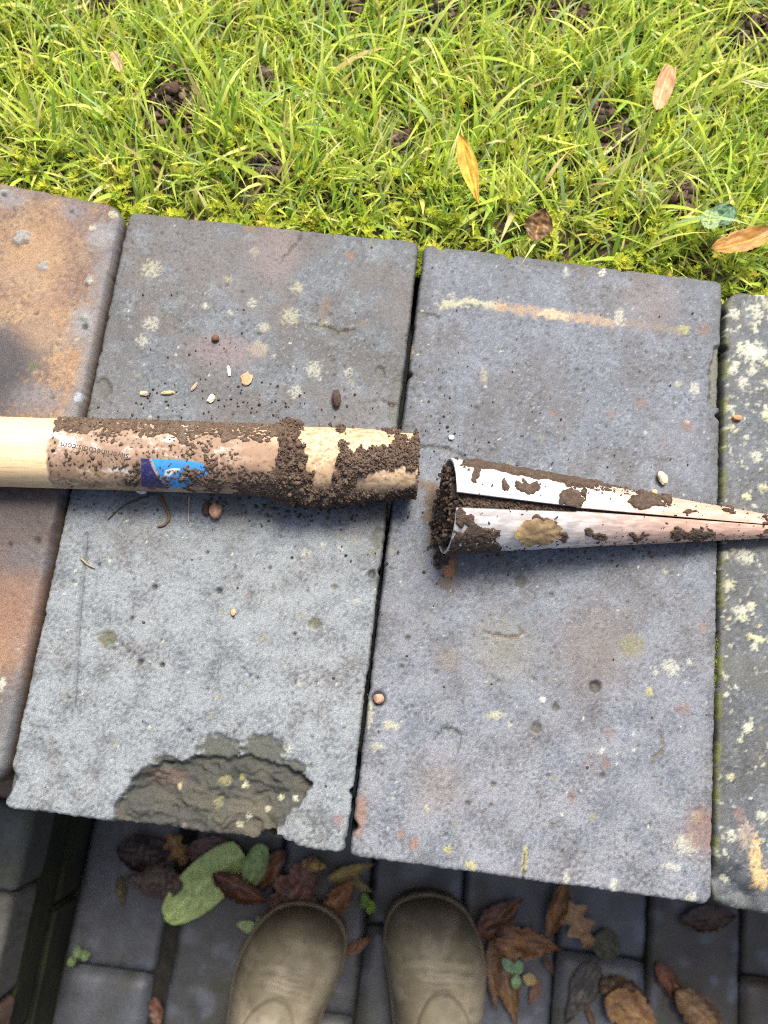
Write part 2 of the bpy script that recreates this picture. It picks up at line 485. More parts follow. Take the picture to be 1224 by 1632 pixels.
# the big chip
chip = [at2(*p) for p in [(181, 1330), (181, 1286), (206, 1252), (210, 1238), (227, 1224), (266, 1211), (283, 1215), (325, 1203), (360, 1207),
                          (397, 1202), (453, 1220), (487, 1235), (496, 1253), (482, 1279), (461, 1297), (440, 1330), (400, 1380), (200, 1380)]]
sd_ = poly_sd(g['X'], g['Y'], chip) + (fbm(g['X'] * 260, g['Y'] * 260, 91, 3) - 0.5) * 0.0042
cm = 1 - sstep(-0.0011, 0.0004, sd_)
rel = (fbm(g['X'] * 60, g['Y'] * 90, 92, 4) - 0.5)
deep = np.clip(-sd_ / 0.012, 0, 1)
qt = fbm(g['X'] * 34 + 0.3, g['Y'] * 58, 192, 4) * 7
terr = (np.floor(qt) + sstep(0.72, 1.0, qt - np.floor(qt))) / 7 - 0.5
ridge = np.abs(fbm(g['X'] * 45 + g['Y'] * 25, g['Y'] * 75, 93, 4) - 0.5)
g['Z'] = g['Z'] - cm * (0.0048 + 0.0022 * deep - 0.004 * rel - 0.012 * terr - 0.012 * (0.12 - np.minimum(ridge, 0.12)) + 0.0016 * (fbm(g['X'] * 330, g['Y'] * 330, 94, 3) - 0.5))
paint(g, cm, (0.046, 0.047, 0.039), 0.97, rough=0.85)
paint(g, cm * sstep(0.48, 0.62, fbm(g['X'] * 50, g['Y'] * 50, 95, 3)), (0.072, 0.066, 0.048), 0.6)
paint(g, cm * blot(g, 262, 1238, 34, 14, ang=0.1), (0.095, 0.067, 0.052), 0.7)
paint(g, cm * blot(g, 400, 1300, 40, 30, soft=0.6), (0.10, 0.088, 0.06), 0.6)
for (x, y, r, c) in [(383, 1240, 5, LICHY), (388, 1253, 6, LICH), (447, 1273, 5, LICH), (470, 1275, 5, LICHW), (393, 1306, 7, LICHW), (378, 1317, 6, LICH),
                     (282, 1255, 5, TAN), (355, 1245, 10, OLIVE), (345, 1283, 9, OLIVE), (290, 1320, 4, PINK), (425, 1292, 5, LICH)]:
    paint(g, blot(g, x, y, r, dend=0.8), c, 0.8, rough=0.85)
for (x, y, r, ry) in [(349, 1193, 33, 20), (421, 1195, 33, 23), (268, 1214, 20, 10), (470, 1222, 22, 10)]:
    m = blot(g, x, y, r, ry, soft=0.15, rag=0.5)
    paint(g, m, (0.058, 0.060, 0.046), 0.92, rough=0.8)
    g['Z'] = g['Z'] - m * 0.0013 * (1 - cm)
# notch out of the front arris, and bitten left corner
nt_ = [at2(*p) for p in [(392, 1352), (410, 1338), (430, 1326), (455, 1340), (486, 1358), (480, 1400), (395, 1400)]]
nm = 1 - sstep(-0.001, 0.001, poly_sd(g['X'], g['Y'], nt_) + (fbm(g['X'] * 300, g['Y'] * 300, 97, 2) - .5) * 0.003)
g['Z'] = g['Z'] - nm * 0.022
paint(g, nm, (0.12, 0.10, 0.06), 0.95, rough=0.9)
bl_ = [at2(*p) for p in [(-20, 1210), (12, 1215), (25, 1240), (16, 1262), (6, 1275), (-20, 1290)]]
bm_ = 1 - sstep(-0.0015, 0.0015, poly_sd(g['X'], g['Y'], bl_))
g['Z'] = g['Z'] - bm_ * 0.005
paint(g, bm_, (0.10, 0.10, 0.09), 0.9)
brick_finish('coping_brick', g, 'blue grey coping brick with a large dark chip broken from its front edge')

# ---- third brick ------------------------------------------------------------------
g = brick_grid([at2(678, 390), at2(1150, 449), at2(1133, 1441), at2(559, 1363)], 0.00092, TH, 23)
brick_base(g, [(0.102, 0.110, 0.133), (0.084, 0.082, 0.090), (0.125, 0.134, 0.160)])
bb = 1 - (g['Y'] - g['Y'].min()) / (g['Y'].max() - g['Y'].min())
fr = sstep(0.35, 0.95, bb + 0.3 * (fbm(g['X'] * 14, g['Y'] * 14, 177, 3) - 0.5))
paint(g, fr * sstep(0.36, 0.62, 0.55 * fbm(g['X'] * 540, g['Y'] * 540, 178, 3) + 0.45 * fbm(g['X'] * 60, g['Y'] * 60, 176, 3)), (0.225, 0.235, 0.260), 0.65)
speckle(g, 700, 2, (0.9, 2.3), (MOSSD, (0.035, 0.036, 0.04), (0.035, 0.036, 0.04), DARK, LICHW, BROWN), 0.85)
speckle(g, 70, 102, (2.5, 6), (MOSSD, DARK, OLIVE, BROWN, (0.19, 0.2, 0.22)), 0.5)
for (x, y, r, c, k) in [(820, 449, 24, DARK, .45), (859, 554, 27, (0.10, 0.105, 0.13), .5), (878, 604, 18, DARK, .3), (950, 1030, 60, (0.14, 0.105, 0.075), .5),
                        (804, 1030, 46, (0.16, 0.145, 0.09), .45), (715, 1050, 18, (0.16, 0.125, 0.09), .5), (700, 1250, 40, (0.17, 0.13, 0.10), .35),
                        (1040, 480, 50, (0.15, 0.12, 0.11), .5), (1080, 700, 40, (0.14, 0.13, 0.15), .3)]:
    paint(g, blot(g, x, y, r, soft=0.8, rag=0.6), c, k)
# the lichen-and-rust streak
paint(g, pline(g, [(705, 487), (730, 483), (754, 481), (800, 489)], 7, wob=1.5), LICH, 0.8, 0.0004, 0.85)
paint(g, pline(g, [(795, 489), (840, 495), (878, 501), (930, 507), (975, 514)], 8.5, wob=1.6), (0.30, 0.205, 0.125), 0.75, 0.0002)
paint(g, pline(g, [(860, 499), (900, 503)], 5, wob=1.5), (0.45, 0.36, 0.22), 0.7)
paint(g, pline(g, [(985, 514), (1050, 522), (1085, 527)], 7, wob=1.6), (0.17, 0.135, 0.10), 0.6)
for (x, y, r, ry, c) in [(988, 506, 9, 17, LICHW), (1091, 525, 11, 8, LICHY), (960, 434, 7, 7, (0.62, 0.6, 0.52)), (902, 434, 4, 12, LICHW),
                         (1107, 620, 10, 12, LICHW), (1081, 611, 6, 6, LICH), (1070, 1065, 15, 12, LICHW), (1007, 1030, 20, 17, OLIVE), (1035, 1102, 7, 7, LICHY),
                         (1094, 1347, 18, 15, LICHW), (1110, 1304, 10, 9, LICH), (1070, 1382, 15, 5, LICHW), (714, 1353, 7, 6, LICHY), (750, 1383, 8, 9, LICHY),
                         (836, 1372, 4, 20, LICHY), (902, 1405, 4, 16, LICHW), (978, 1415, 5, 14, LICHW), (1102, 1434, 8, 10, LICHW), (590, 1139, 4, 20, LICH),
                         (622, 1156, 14, 7, LICH), (602, 1190, 10, 5, LICH), (865, 1115, 5, 5, (0.6, 0.58, 0.48)), (790, 1140, 15, 6, LICH), (958, 1196, 5, 5, LICHW),
                         (1060, 910, 5, 4, LICH), (1098, 1055, 5, 5, LICHW), (812, 1155, 4, 4, LICH), (680, 1290, 4, 7, LICH), (655, 560, 4, 14, TAN), (720, 470, 5, 4, LICHW),
                         (772, 600, 6, 14, (0.3, 0.27, 0.2)), (1045, 1070, 4, 7, LICHW)]:
    paint(g, blot(g, x, y, r * 1.1, ry * 1.1, seed=(x * 3) % 19, dend=0.9), c, 0.66, 0.0003, 0.85)
for (x, y, r, ry, c) in [(1122, 525, 12, 14, BROWN), (1022, 642, 10, 9, BROWN), (1095, 680, 11, 11, BROWN), (1119, 1322, 26, 34, (0.150, 0.085, 0.064)),
                         (1089, 1130, 12, 10, PINK), (970, 1168, 9, 8, PINK), (964, 1215, 7, 11, BROWN), (571, 1300, 12, 30, RUST), (660, 1345, 9, 8, RUST),
                         (1120, 1000, 8, 10, PINK), (640, 1330, 6, 6, RUST), (912, 1270, 6, 12, BROWN), (880, 660, 5, 5, RUST), (1095, 672, 5, 4, TAN), (975, 660, 9, 7, PINK)]:
    paint(g, blot(g, x, y, r, ry, soft=0.4), c, 0.7)
for (x, y, r) in [(603, 1114, 11), (949, 1094, 8.5)]:
    hole(g, x, y, r, 0.003, (0.05, 0.045, 0.03))
for (x, y, r) in [(885, 1128, 6), (855, 1160, 8), (745, 1280, 3.6), (783, 1284, 3), (786, 1250, 4), (830, 926, 9), (650, 1017, 4), (640, 1062, 3.4), (880, 948, 4),
                  (960, 1237, 4.5), (795, 1085, 2.5), (1000, 960, 3), (760, 650, 3), (700, 620, 3), (900, 700, 3.2), (1030, 560, 3), (860, 760, 3.5), (920, 590, 3)]:
    hole(g, x, y, r, 0.0012, (0.06, 0.058, 0.04))
crack(g, [(690, 1179), (712, 1160), (731, 1166), (735, 1180), (731, 1198)])
crack(g, [(771, 1006), (815, 1017), (835, 1008)], 2.0, (0.10, 0.075, 0.04))
crack(g, [(669, 712), (705, 714), (722, 718), (745, 735)], 2.4, (0.06, 0.055, 0.03))
crack(g, [(672, 498), (700, 505)], 1.8)
crack(g, [(1040, 1215), (1058, 1190), (1050, 1165)], 1.5, (0.12, 0.09, 0.04))
crack(g, [(836, 1360), (834, 1412)], 1.3)
crack(g, [(645, 1130), (660, 1125)], 1.2)
rc = [at2(*p) for p in [(1160, 545), (1140, 552), (1136, 575), (1130, 590), (1134, 610), (1130, 640), (1142, 648), (1160, 648)]]
rm = 1 - sstep(-0.0008, 0.0008, poly_sd(g['X'], g['Y'], rc) + (fbm(g['X'] * 300, g['Y'] * 300, 98, 2) - .5) * 0.003)
g['Z'] = g['Z'] - rm * 0.003
paint(g, rm, (0.10, 0.102, 0.080), 0.95)
# soil and rust washed out of the cone's mouth
st_ = [at2(*p) for p in [(672, 770), (700, 765), (722, 860), (727, 905), (718, 945), (703, 930), (694, 880), (676, 830)]]
sm = 1 - sstep(-0.003, 0.003, poly_sd(g['X'], g['Y'], st_) + (fbm(g['X'] * 140, g['Y'] * 140, 99, 4) - .5) * 0.014)
paint(g, sm, (0.115, 0.075, 0.040), 0.8, 0.0004, 0.7)
paint(g, sm * blot(g, 716, 905, 8, 18), (0.38, 0.15, 0.05), 0.7)
brick_finish('coping_brick', g, 'violet grey coping brick with a lichen and rust streak, under the metal cone')

# ---- left brick: buff and rust coloured ---------------------------------------------
zA = 0.006
aTR, aBR = at2(197, 327, T + zA), at2(-4, 1255, T + zA)
g = brick_grid([aTR + (at2(0, 289, T + zA) - aTR) / np.linalg.norm(at2(0, 289, T + zA) - aTR) * 0.185, aTR, aBR, aBR + np.array([-0.183, 0.0])], 0.0011, TH + zA, 41, zoff=zA, edge_r=0.0040, corner_R=0.012, rough_edge=0.45)
brick_base(g, [(0.215, 0.122, 0.064), (0.150, 0.080, 0.052), (0.255, 0.155, 0.080)])
X, Y = g['X'], g['Y']
bluep = sstep(0.54, 0.66, fbm(X * 26, Y * 26, 301, 4))
paint(g, bluep, (0.105, 0.090, 0.085), 0.42)
paint(g, 1 - sstep(0.003, 0.010, g['dr'] + 0.020 * (fbm(X * 60, Y * 60, 302, 3) - 0.5)), (0.145, 0.16, 0.18), 0.5)
for (x, y, r, ry, c, k) in [(-6, 600, 78, 84, (0.040, 0.036, 0.040), .95), (20, 565, 50, 34, (0.05, 0.046, 0.05), .7), (60, 640, 50, 25, (0.13, 0.125, 0.14), .7), (30, 850, 90, 62, (0.060, 0.042, 0.036), .88),
                            (60, 890, 38, 22, (0.12, 0.125, 0.145), .6), (10, 1010, 60, 90, (0.20, 0.112, 0.066), .7), (10, 1180, 30, 60, (0.11, 0.118, 0.12), .8),
                            (45, 450, 45, 25, (0.13, 0.12, 0.11), .35), (135, 520, 18, 32, (0.17, 0.18, 0.19), .8), (165, 385, 22, 26, (0.19, 0.195, 0.2), .7),
                            (20, 325, 34, 20, (0.16, 0.16, 0.17), .7), (120, 345, 22, 16, (0.15, 0.15, 0.17), .5), (90, 310, 60, 20, (0.15, 0.11, 0.10), .5),
                            (60, 430, 60, 60, (0.32, 0.20, 0.10), .45), (70, 520, 40, 50, (0.30, 0.19, 0.10), .4), (60, 590, 10, 10, (0.07, 0.075, 0.035), .9),
                            (40, 820, 60, 26, (0.06, 0.045, 0.045), .6)]:
    paint(g, blot(g, x, y, r, ry, soft=0.55, rag=0.7), c, k)
for (x, y, r, ry, c, k) in [(-30, 605, 74, 72, (0.030, 0.027, 0.030), .93), (5, 570, 36, 26, (0.040, 0.034, 0.034), .7), (40, 820, 120, 48, (0.048, 0.036, 0.033), .85),
                            (20, 880, 70, 40, (0.075, 0.056, 0.050), .6), (60, 905, 60, 26, (0.075, 0.068, 0.072), .5), (40, 960, 60, 50, (0.15, 0.075, 0.05), .5), (-30, 1120, 90, 50, (0.085, 0.080, 0.080), .6)]:
    paint(g, blot(g, x, y, r, ry, soft=0.5, rag=0.25), c, k)
paint(g, blot(g, 42, 388, 15, 13, rag=0.6), (0.23, 0.235, 0.22), 0.9, 0.0022, 0.9)
for (x, y, r) in [(75, 432, 9), (12, 318, 8), (148, 455, 8), (142, 515, 5)]:
    paint(g, blot(g, x, y, r, rag=0.7), (0.24, 0.245, 0.24), 0.8, 0.0012, 0.9)
for (x, y, r, c) in [(185, 350, 8, LICH), (152, 372, 6, LICH), (8, 1090, 12, LICHW), (3, 1065, 6, LICHY), (130, 640, 8, (0.3, 0.34, 0.38)), (151, 460, 5, LICHW), (128, 548, 4, LICH)]:
    paint(g, blot(g, x, y, r, dend=0.8), c, 0.75, 0.0003)
speckle(g, 330, 5, (0.9, 2.6), (MOSSD, DARK, DARK, TAN, LICHW))
for (x, y, r) in [(13, 321, 4), (118, 346, 3.4), (64, 508, 2.5), (140, 528, 5), (90, 640, 3), (40, 700, 2), (22, 872, 4), (66, 865, 5)]:
    hole(g, x, y, r, 0.0014)
brick_finish('coping_brick', g, 'buff and rust coloured coping brick with blue burnt patches, leftmost')

# ---- right brick: dark with pale lichen ---------------------------------------------
dTL, dBL = at2(1160, 462), at2(1141, 1447)
g = brick_grid([dTL, dTL + np.array([0.186, 0.002]), dBL + np.array([0.186, -0.001]), dBL], 0.0011, TH, 63, zoff=-0.001, corner_R=0.012)
brick_base(g, [(0.070, 0.075, 0.084), (0.060, 0.061, 0.062), (0.098, 0.104, 0.112)])
X, Y = g['X'], g['Y']
paint(g, sstep(0.50, 0.68, fbm(X * 30, Y * 30, 401, 4)), (0.085, 0.084, 0.066), 0.4)
dens = np.exp(-((X - at2(1195, 590)[0]) / 0.035) ** 2 - ((Y - at2(1195, 590)[1]) / 0.045) ** 2)
ln = fbm(X * 130, Y * 130, 402, 4) + 0.10 * dens
paint(g, sstep(0.68, 0.72, ln), (0.43, 0.44, 0.33), 0.75, 0.0004, 0.9)
paint(g, sstep(0.66, 0.71, fbm(X * 260, Y * 260, 403, 3) + 0.05 * dens) * sstep(0.45, 0.6, fbm(X * 30, Y * 30, 404, 2)), (0.40, 0.41, 0.33), 0.6, 0.0002, 0.9)
rr_ = random.Random(9)
for i in range(46):
    x, y, r = rr_.uniform(1152, 1235), rr_.uniform(480, 1380), rr_.choice([3, 4, 4, 5, 6, 7, 9, 11])
    paint(g, blot(g, x, y, r, seed=i, dend=0.9), rr_.choice([LICH, LICHW, LICHW, (0.42, 0.46, 0.28)]), 0.85, 0.0004, 0.9)
for (x, y, r, ry, c) in [(1190, 886, 17, 14, LICHW), (1163, 932, 12, 10, LICH), (1180, 975, 13, 9, LICHW), (1210, 1018, 18, 6, (0.45, 0.48, 0.26)), (1172, 500, 12, 12, LICHW),
                         (1208, 500, 10, 22, LICHW), (1200, 560, 26, 20, (0.48, 0.49, 0.38)), (1192, 790, 7, 7, (0.45, 0.48, 0.26)), (1168, 590, 9, 9, LICHW),
                         (1195, 1160, 9, 9, LICHW), (1205, 1365, 10, 34, (0.46, 0.33, 0.15)), (1213, 1400, 14, 20, (0.44, 0.32, 0.15)), (1190, 1330, 14, 26, (0.26, 0.215, 0.18)),
                         (1172, 667, 7, 4, (0.5, 0.25, 0.1)), (1180, 1300, 10, 14, PINK)]:
    paint(g, blot(g, x, y, r, ry, seed=x % 13, dend=0.8), c, 0.85, 0.0005, 0.9)
mo = (1 - sstep(0.0, 0.0035, g['dl'])) * sstep(0.42, 0.6, fbm(X * 30, Y * 60, 405, 3))
paint(g, mo, (0.12, 0.13, 0.03), 0.85, 0.0006, 0.95)
speckle(g, 300, 6, (0.9, 2.8), (MOSSD, DARK, LICHW, LICHW, OLIVE))
# broken front corner
bc = [at2(*p) for p in [(1120, 1385), (1150, 1372), (1185, 1375), (1192, 1392), (1225, 1420), (1235, 1500), (1120, 1500)]]
sd_ = poly_sd(X, Y, bc) + (fbm(X * 160, Y * 160, 406, 3) - .5) * 0.005
bm_ = 1 - sstep(-0.012, 0.001, sd_)
g['Z'] = g['Z'] - bm_ * (0.007 + 0.006 * (fbm(X * 70, Y * 70, 407, 3) - 0.5))
paint(g, bm_ * sstep(0.4, 0.62, fbm(X * 40, Y * 40, 408, 3)), (0.105, 0.115, 0.125), 0.8)
brick_finish('coping_brick', g, 'dark coping brick spotted all over with pale lichen, rightmost')

# ---- plain coping bricks beyond the frame ---------------------------------------------
def plain_coping(x0, seed, cols):
    w = 0.184
    g = brick_grid([(x0, 0.282), (x0 + w, 0.282), (x0 + w, -0.077), (x0, -0.077)], 0.004, TH, seed, edge_r=0.005)
    brick_base(g, cols)
    speckle(g, 40, seed, (3, 9), (LICH, LICHW, MOSSD, BROWN))
    return brick_finish('coping_brick', g)
right_end = float(dTL[0] + 0.190); left_end = float(aTR[0] - 0.190)
for i in range(4):
    plain_coping(right_end + i * 0.190, 200 + i, BLUE)
    plain_coping(left_end - (i + 1) * 0.190 + 0.004, 220 + i, BLUE if i % 2 else [(0.2, 0.15, 0.12), (0.14, 0.13, 0.13), (0.2, 0.2, 0.2)])
WX0, WX1 = left_end - 0.76, right_end + 0.76

# ---- mortar between and under the coping, and the wall's face below it ------------------
def box_v(x0, x1, y0, y1, z0, z1):
    V = np.array([(x, y, z) for x in (x0, x1) for y in (y0, y1) for z in (z0, z1)], float)
    F = np.array([(0, 1, 3, 2), (4, 6, 7, 5), (0, 4, 5, 1), (2, 3, 7, 6), (0, 2, 6, 4), (1, 5, 7, 3)])
    return V, F

V, F = box_v(WX0, WX1, -0.028, 0.262, T - 0.084, T - 0.045)
build('mortar_bed', to_parent(V, wall), F, M['mortar'], wall, smooth=False)
V, F = box_v(WX0, WX1, -0.020, 0.250, -0.05, T - 0.0845)
build('wall_core', to_parent(V, wall), F, M['mortar'], wall, smooth=False)
V, F = box_v(-0.107, 0.107, -0.010, 0.010, -0.032, 0.032)
def brick_mesh():
    import bmesh
    bm = bmesh.new()
    bmesh.ops.create_cube(bm, size=1.0)
    bmesh.ops.scale(bm, vec=(0.213, 0.030, 0.064), verts=bm.verts)
    bmesh.ops.bevel(bm, geom=bm.edges[:], offset=0.003, segments=2, affect='EDGES')
    me = bpy.data.meshes.new('wall_brick'); bm.to_mesh(me); bm.free()
    me.materials.append(M['facebrick'])
    return me
M['facebrick'] = mat_plain('damp_blue_brick', (0.05, 0.052, 0.058), (0.14, 0.125, 0.12), 25, rough=0.7, bump=0.5, bscale=300, bdist=0.002)
wb = brick_mesh()
for r in range(6):
    z = 0.037 + r * 0.0735
    x = WX0 + (0.107 if r % 2 else 0.0)
    while x + 0.107 < WX1:
        o = bpy.data.objects.new('wall_brick', wb)
        o.location = (x + 0.107, -0.026 - 0.10 + random.uniform(-.001, .001), z)
        link(o, wall)
        x += 0.2235

# ================================================================== lawn
SOIL_Z = T - 0.026
def soil_h(x, y):
    return SOIL_Z + 0.020 * (fbm(x * 9, y * 9, 501, 3) - 0.5) + 0.008 * (fbm(x * 45, y * 45, 502, 3) - 0.5) - 0.012 * np.clip(0.30 - y, 0, 0.05) / 0.05

n, m_ = 190, 240
yy = 0.262 + (np.linspace(0, 1, n) ** 2.2) * 24
xx = np.sign(np.linspace(-1, 1, m_)) * (np.abs(np.linspace(-1, 1, m_)) ** 2.4) * 20
Yg, Xg = np.meshgrid(yy, xx, indexing='ij')
Zg = soil_h(Xg, Yg)
# worm casts and scuffed bare earth
BARE = [(282, 182, 40), (945, 205, 36), (968, 245, 34), (430, 272, 24), (690, 45, 34), (890, 35, 34), (640, 240, 24), (425, 140, 16), (160, 25, 26), (1190, 60, 28), (1075, 330, 22), (560, 25, 22)]
bare_w = [(at2(x, y, SOIL_Z), r * 0.00060) for x, y, r in BARE]
far = sstep(0.7, 2.2, np.maximum(Yg, np.abs(Xg) * 0.8)) * (0.55 + 0.45 * sstep(0.3, 0.6, fbm(Xg * 6, Yg * 6, 503, 3)))
Cl = mixc(np.zeros(Xg.shape + (3,)) + np.array((0.075, 0.052, 0.036)), (0.16, 0.21, 0.045), far)
Cl = Cl * (0.5 + fbm(Xg * 40, Yg * 40, 504, 3))[..., None]
M['turf'] = mat_attr('soil_and_far_turf', vary=0.5, vscale=120, bump=0.9, bscale=220, bdist=0.006, rough=0.95, spec=0.2)
lawn = build('lawn', np.stack([Xg, Yg, Zg], -1), grid_faces(n, m_), M['turf'], None, Cl)
tag(lawn, 'dark lawn soil under the grass behind the wall', 'lawn', kind='structure')
def bare(x, y):
    b = np.zeros_like(x)
    for c, r in bare_w:
        b = np.maximum(b, np.exp(-(((x - c[0]) / r) ** 2 + ((y - c[1]) / r) ** 2) ** 1.5))
    return b

def icos(sub=1):
    import bmesh
    bm = bmesh.new(); bmesh.ops.create_icosphere(bm, subdivisions=sub, radius=1.0)
    V = np.array([v.co[:] for v in bm.verts]); F = np.array([[v.index for v in f.verts] for f in bm.faces]); bm.free()
    return V, F
ICO1, ICOF1 = icos(1)
ICO2, ICOF2 = icos(2)

def lumps(P, R, seed, base=(0.075, 0.052, 0.036), squash=0.8, ico=None, jit=0.3):
    """many small crumbs as one vertex / face / colour set"""
    rg = np.random.default_rng(seed)
    I, IF = ico or (ICO1, ICOF1)
    k = len(I)
    P = np.asarray(P); R = np.asarray(R)
    V = I[None] * (1 + jit * rg.uniform(-1, 1, (len(P), k, 1)))
    V = V * rg.uniform(0.65, 1.25, (len(P), 1, 3)) * np.array([1, 1, squash])
    V = V * R[:, None, None] + P[:, None, :]
    F = IF[None] + (np.arange(len(P)) * k)[:, None, None]
    C = np.array(base) * rg.uniform(0.55, 1.45, (len(P), 1, 1)) * np.ones((1, k, 1)) * (1 + rg.uniform(-.08, .08, (len(P), 1, 3)))
    C = np.concatenate([C, np.full(C.shape[:2] + (1,), 0.92)], -1)
    return V.reshape(-1, 3), F.reshape(-1, 3), C.reshape(-1, 4)

# worm-cast crumbs of soil in the bare spots (too many to count)
rg = np.random.default_rng(71)
P, R = [], []
for c, r in bare_w:
    q = rg.normal(0, 0.55, (240, 2)) * r + c
    P.append(np.c_[q, soil_h(q[:, 0], q[:, 1]) + rg.uniform(0, 0.014, 240) * np.exp(-((q - c) ** 2).sum(1) / r ** 2)]); R.append(0.0006 + 0.0038 * rg.uniform(0, 1, 240) ** 2.5)
V, F, C = lumps(np.concatenate(P), np.concatenate(R), 72, (0.120, 0.083, 0.060), 0.75, (ICO2, ICOF2), 0.30)
tag(build('soil_crumbs', V, F, M['mud'], None, C), 'crumbly brown worm casts between the grass blades', 'soil', kind='stuff')

def blades(n, xr, yr, seed, hr=(0.022, 0.060), wr=(0.0009, 0.0022), segs=5):
    rg = np.random.default_rng(seed)
    x = rg.uniform(*xr, n); y = rg.uniform(*yr, n)
    keep = rg.uniform(0, 1, n) > np.clip(bare(x, y) * 1.15, 0, 0.97)
    clump = fbm(x * 35, y * 35, 511, 3)
    keep &= rg.uniform(0, 1, n) < 0.35 + 1.1 * sstep(0.35, 0.6, clump)
    x, y, clump = x[keep], y[keep], clump[keep]
    n = len(x)
    z = soil_h(x, y) - 0.002
    near = 1 - sstep(0.29, 0.34, y)
    L = rg.uniform(*hr, n) * (0.75 + 0.6 * fbm(x * 12, y * 12, 512, 2)) * (1 - 0.45 * near)
    w = rg.uniform(*wr, n) * 0.5
    az = rg.uniform(0, 2 * math.pi, n) * 0.8 + 3.0 * fbm(x * 16, y * 16, 513, 2) * math.pi
    lean = rg.uniform(0.1, 1.15, n); bend = rg.uniform(-0.2, 1.6, n)
    dx, dy = np.cos(az), np.sin(az)
    t = np.linspace(0, 1, segs + 1)
    a = lean[:, None] + bend[:, None] * t[None] ** 1.3
    ds = (L / segs)[:, None]
    hx = np.cumsum(np.sin(a) * ds, 1); hz = np.cumsum(np.cos(a) * ds, 1)
    hx = np.c_[np.zeros(n), hx[:, :-1]]; hz = np.c_[np.zeros(n), hz[:, :-1]]
    hz = np.maximum(hz, 0.0)
    cx = x[:, None] + dx[:, None] * hx; cy = y[:, None] + dy[:, None] * hx; cz = z[:, None] + hz
    tw = rg.uniform(-0.9, 0.9, n)[:, None] * (0.3 + t[None])
    wx = -dy[:, None] * np.cos(tw); wy = dx[:, None] * np.cos(tw); wz = np.sin(tw)
    prof = np.clip(1 - t ** 2.6, 0.03, 1) * (0.75 + 0.5 * np.sin(np.pi * np.clip(t * 1.1, 0, 1)))
    ww = w[:, None] * prof[None]
    Lft = np.stack([cx - wx * ww, cy - wy * ww, cz - wz * ww], -1)
    Rgt = np.stack([cx + wx * ww, cy + wy * ww, cz + wz * ww], -1)
    V = np.stack([Lft, Rgt], 2)                               # n, segs+1, 2, 3
    k = (segs + 1) * 2
    b0 = np.arange(segs) * 2
    f = np.stack([b0, b0 + 1, b0 + 3, b0 + 2], -1)
    F = f[None] + (np.arange(n) * k)[:, None, None]
    pal = np.array([(0.40, 0.51, 0.075), (0.50, 0.58, 0.085), (0.24, 0.38, 0.06), (0.62, 0.64, 0.17), (0.38, 0.50, 0.23), (0.68, 0.63, 0.29), (0.60, 0.47, 0.22)])
    ci = rg.choice(len(pal), n, p=[.26, .24, .16, .16, .09, .06, .03])
    C = np.minimum(pal[ci] * rg.uniform(0.8, 1.45, (n, 1)), 0.85)
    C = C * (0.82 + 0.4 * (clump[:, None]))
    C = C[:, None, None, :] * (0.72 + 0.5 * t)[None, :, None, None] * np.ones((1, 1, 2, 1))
    dry = (rg.uniform(0, 1, n) < 0.16)
    tip = np.clip((t - 0.7) / 0.3, 0, 1)[None, :, None, None] * dry[:, None, None, None]
    C = C * (1 - tip) + np.array((0.42, 0.33, 0.12)) * tip
    return V.reshape(-1, 3), F.reshape(-1, 4), C.reshape(-1, 3)

sets = [blades(21000, (-0.36, 0.33), (0.276, 0.62), 81, (0.016, 0.044), (0.0011, 0.0023)),
        blades(1300, (-0.36, 0.33), (0.296, 0.62), 82, (0.036, 0.070), (0.0022, 0.0036), 6),
        blades(6000, (-0.36, 0.33), (0.276, 0.62), 83, (0.012, 0.030), (0.0010, 0.0020), 3),
        blades(30000, (-1.1, 1.1), (0.60, 1.35), 84, (0.020, 0.055), (0.0020, 0.0034), 4),
        blades(26000, (-2.4, 2.4), (1.33, 3.4), 87, (0.035, 0.075), (0.0045, 0.0080), 3),
        blades(6500, (-2.4, -1.08), (0.272, 1.35), 88, (0.035, 0.075), (0.0045, 0.0075), 3),
        blades(6500, (1.08, 2.4), (0.272, 1.35), 89, (0.035, 0.075), (0.0045, 0.0075), 3),
        blades(9000, (-1.1, -0.36), (0.272, 0.62), 85, (0.025, 0.065), (0.0016, 0.0030), 4),
        blades(9000, (0.33, 1.1), (0.272, 0.62), 86, (0.025, 0.065), (0.0016, 0.0030), 4)]
Vs, Fs, Cs, off = [], {}, [], 0
for V, F, C in sets:
    Vs.append(V); Cs.append(C); Fs.setdefault(4, []).append(F + off); off += len(V)
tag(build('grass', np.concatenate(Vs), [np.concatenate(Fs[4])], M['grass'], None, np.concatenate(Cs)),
    'sunlit uneven lawn grass growing behind the wall', 'grass', kind='stuff')

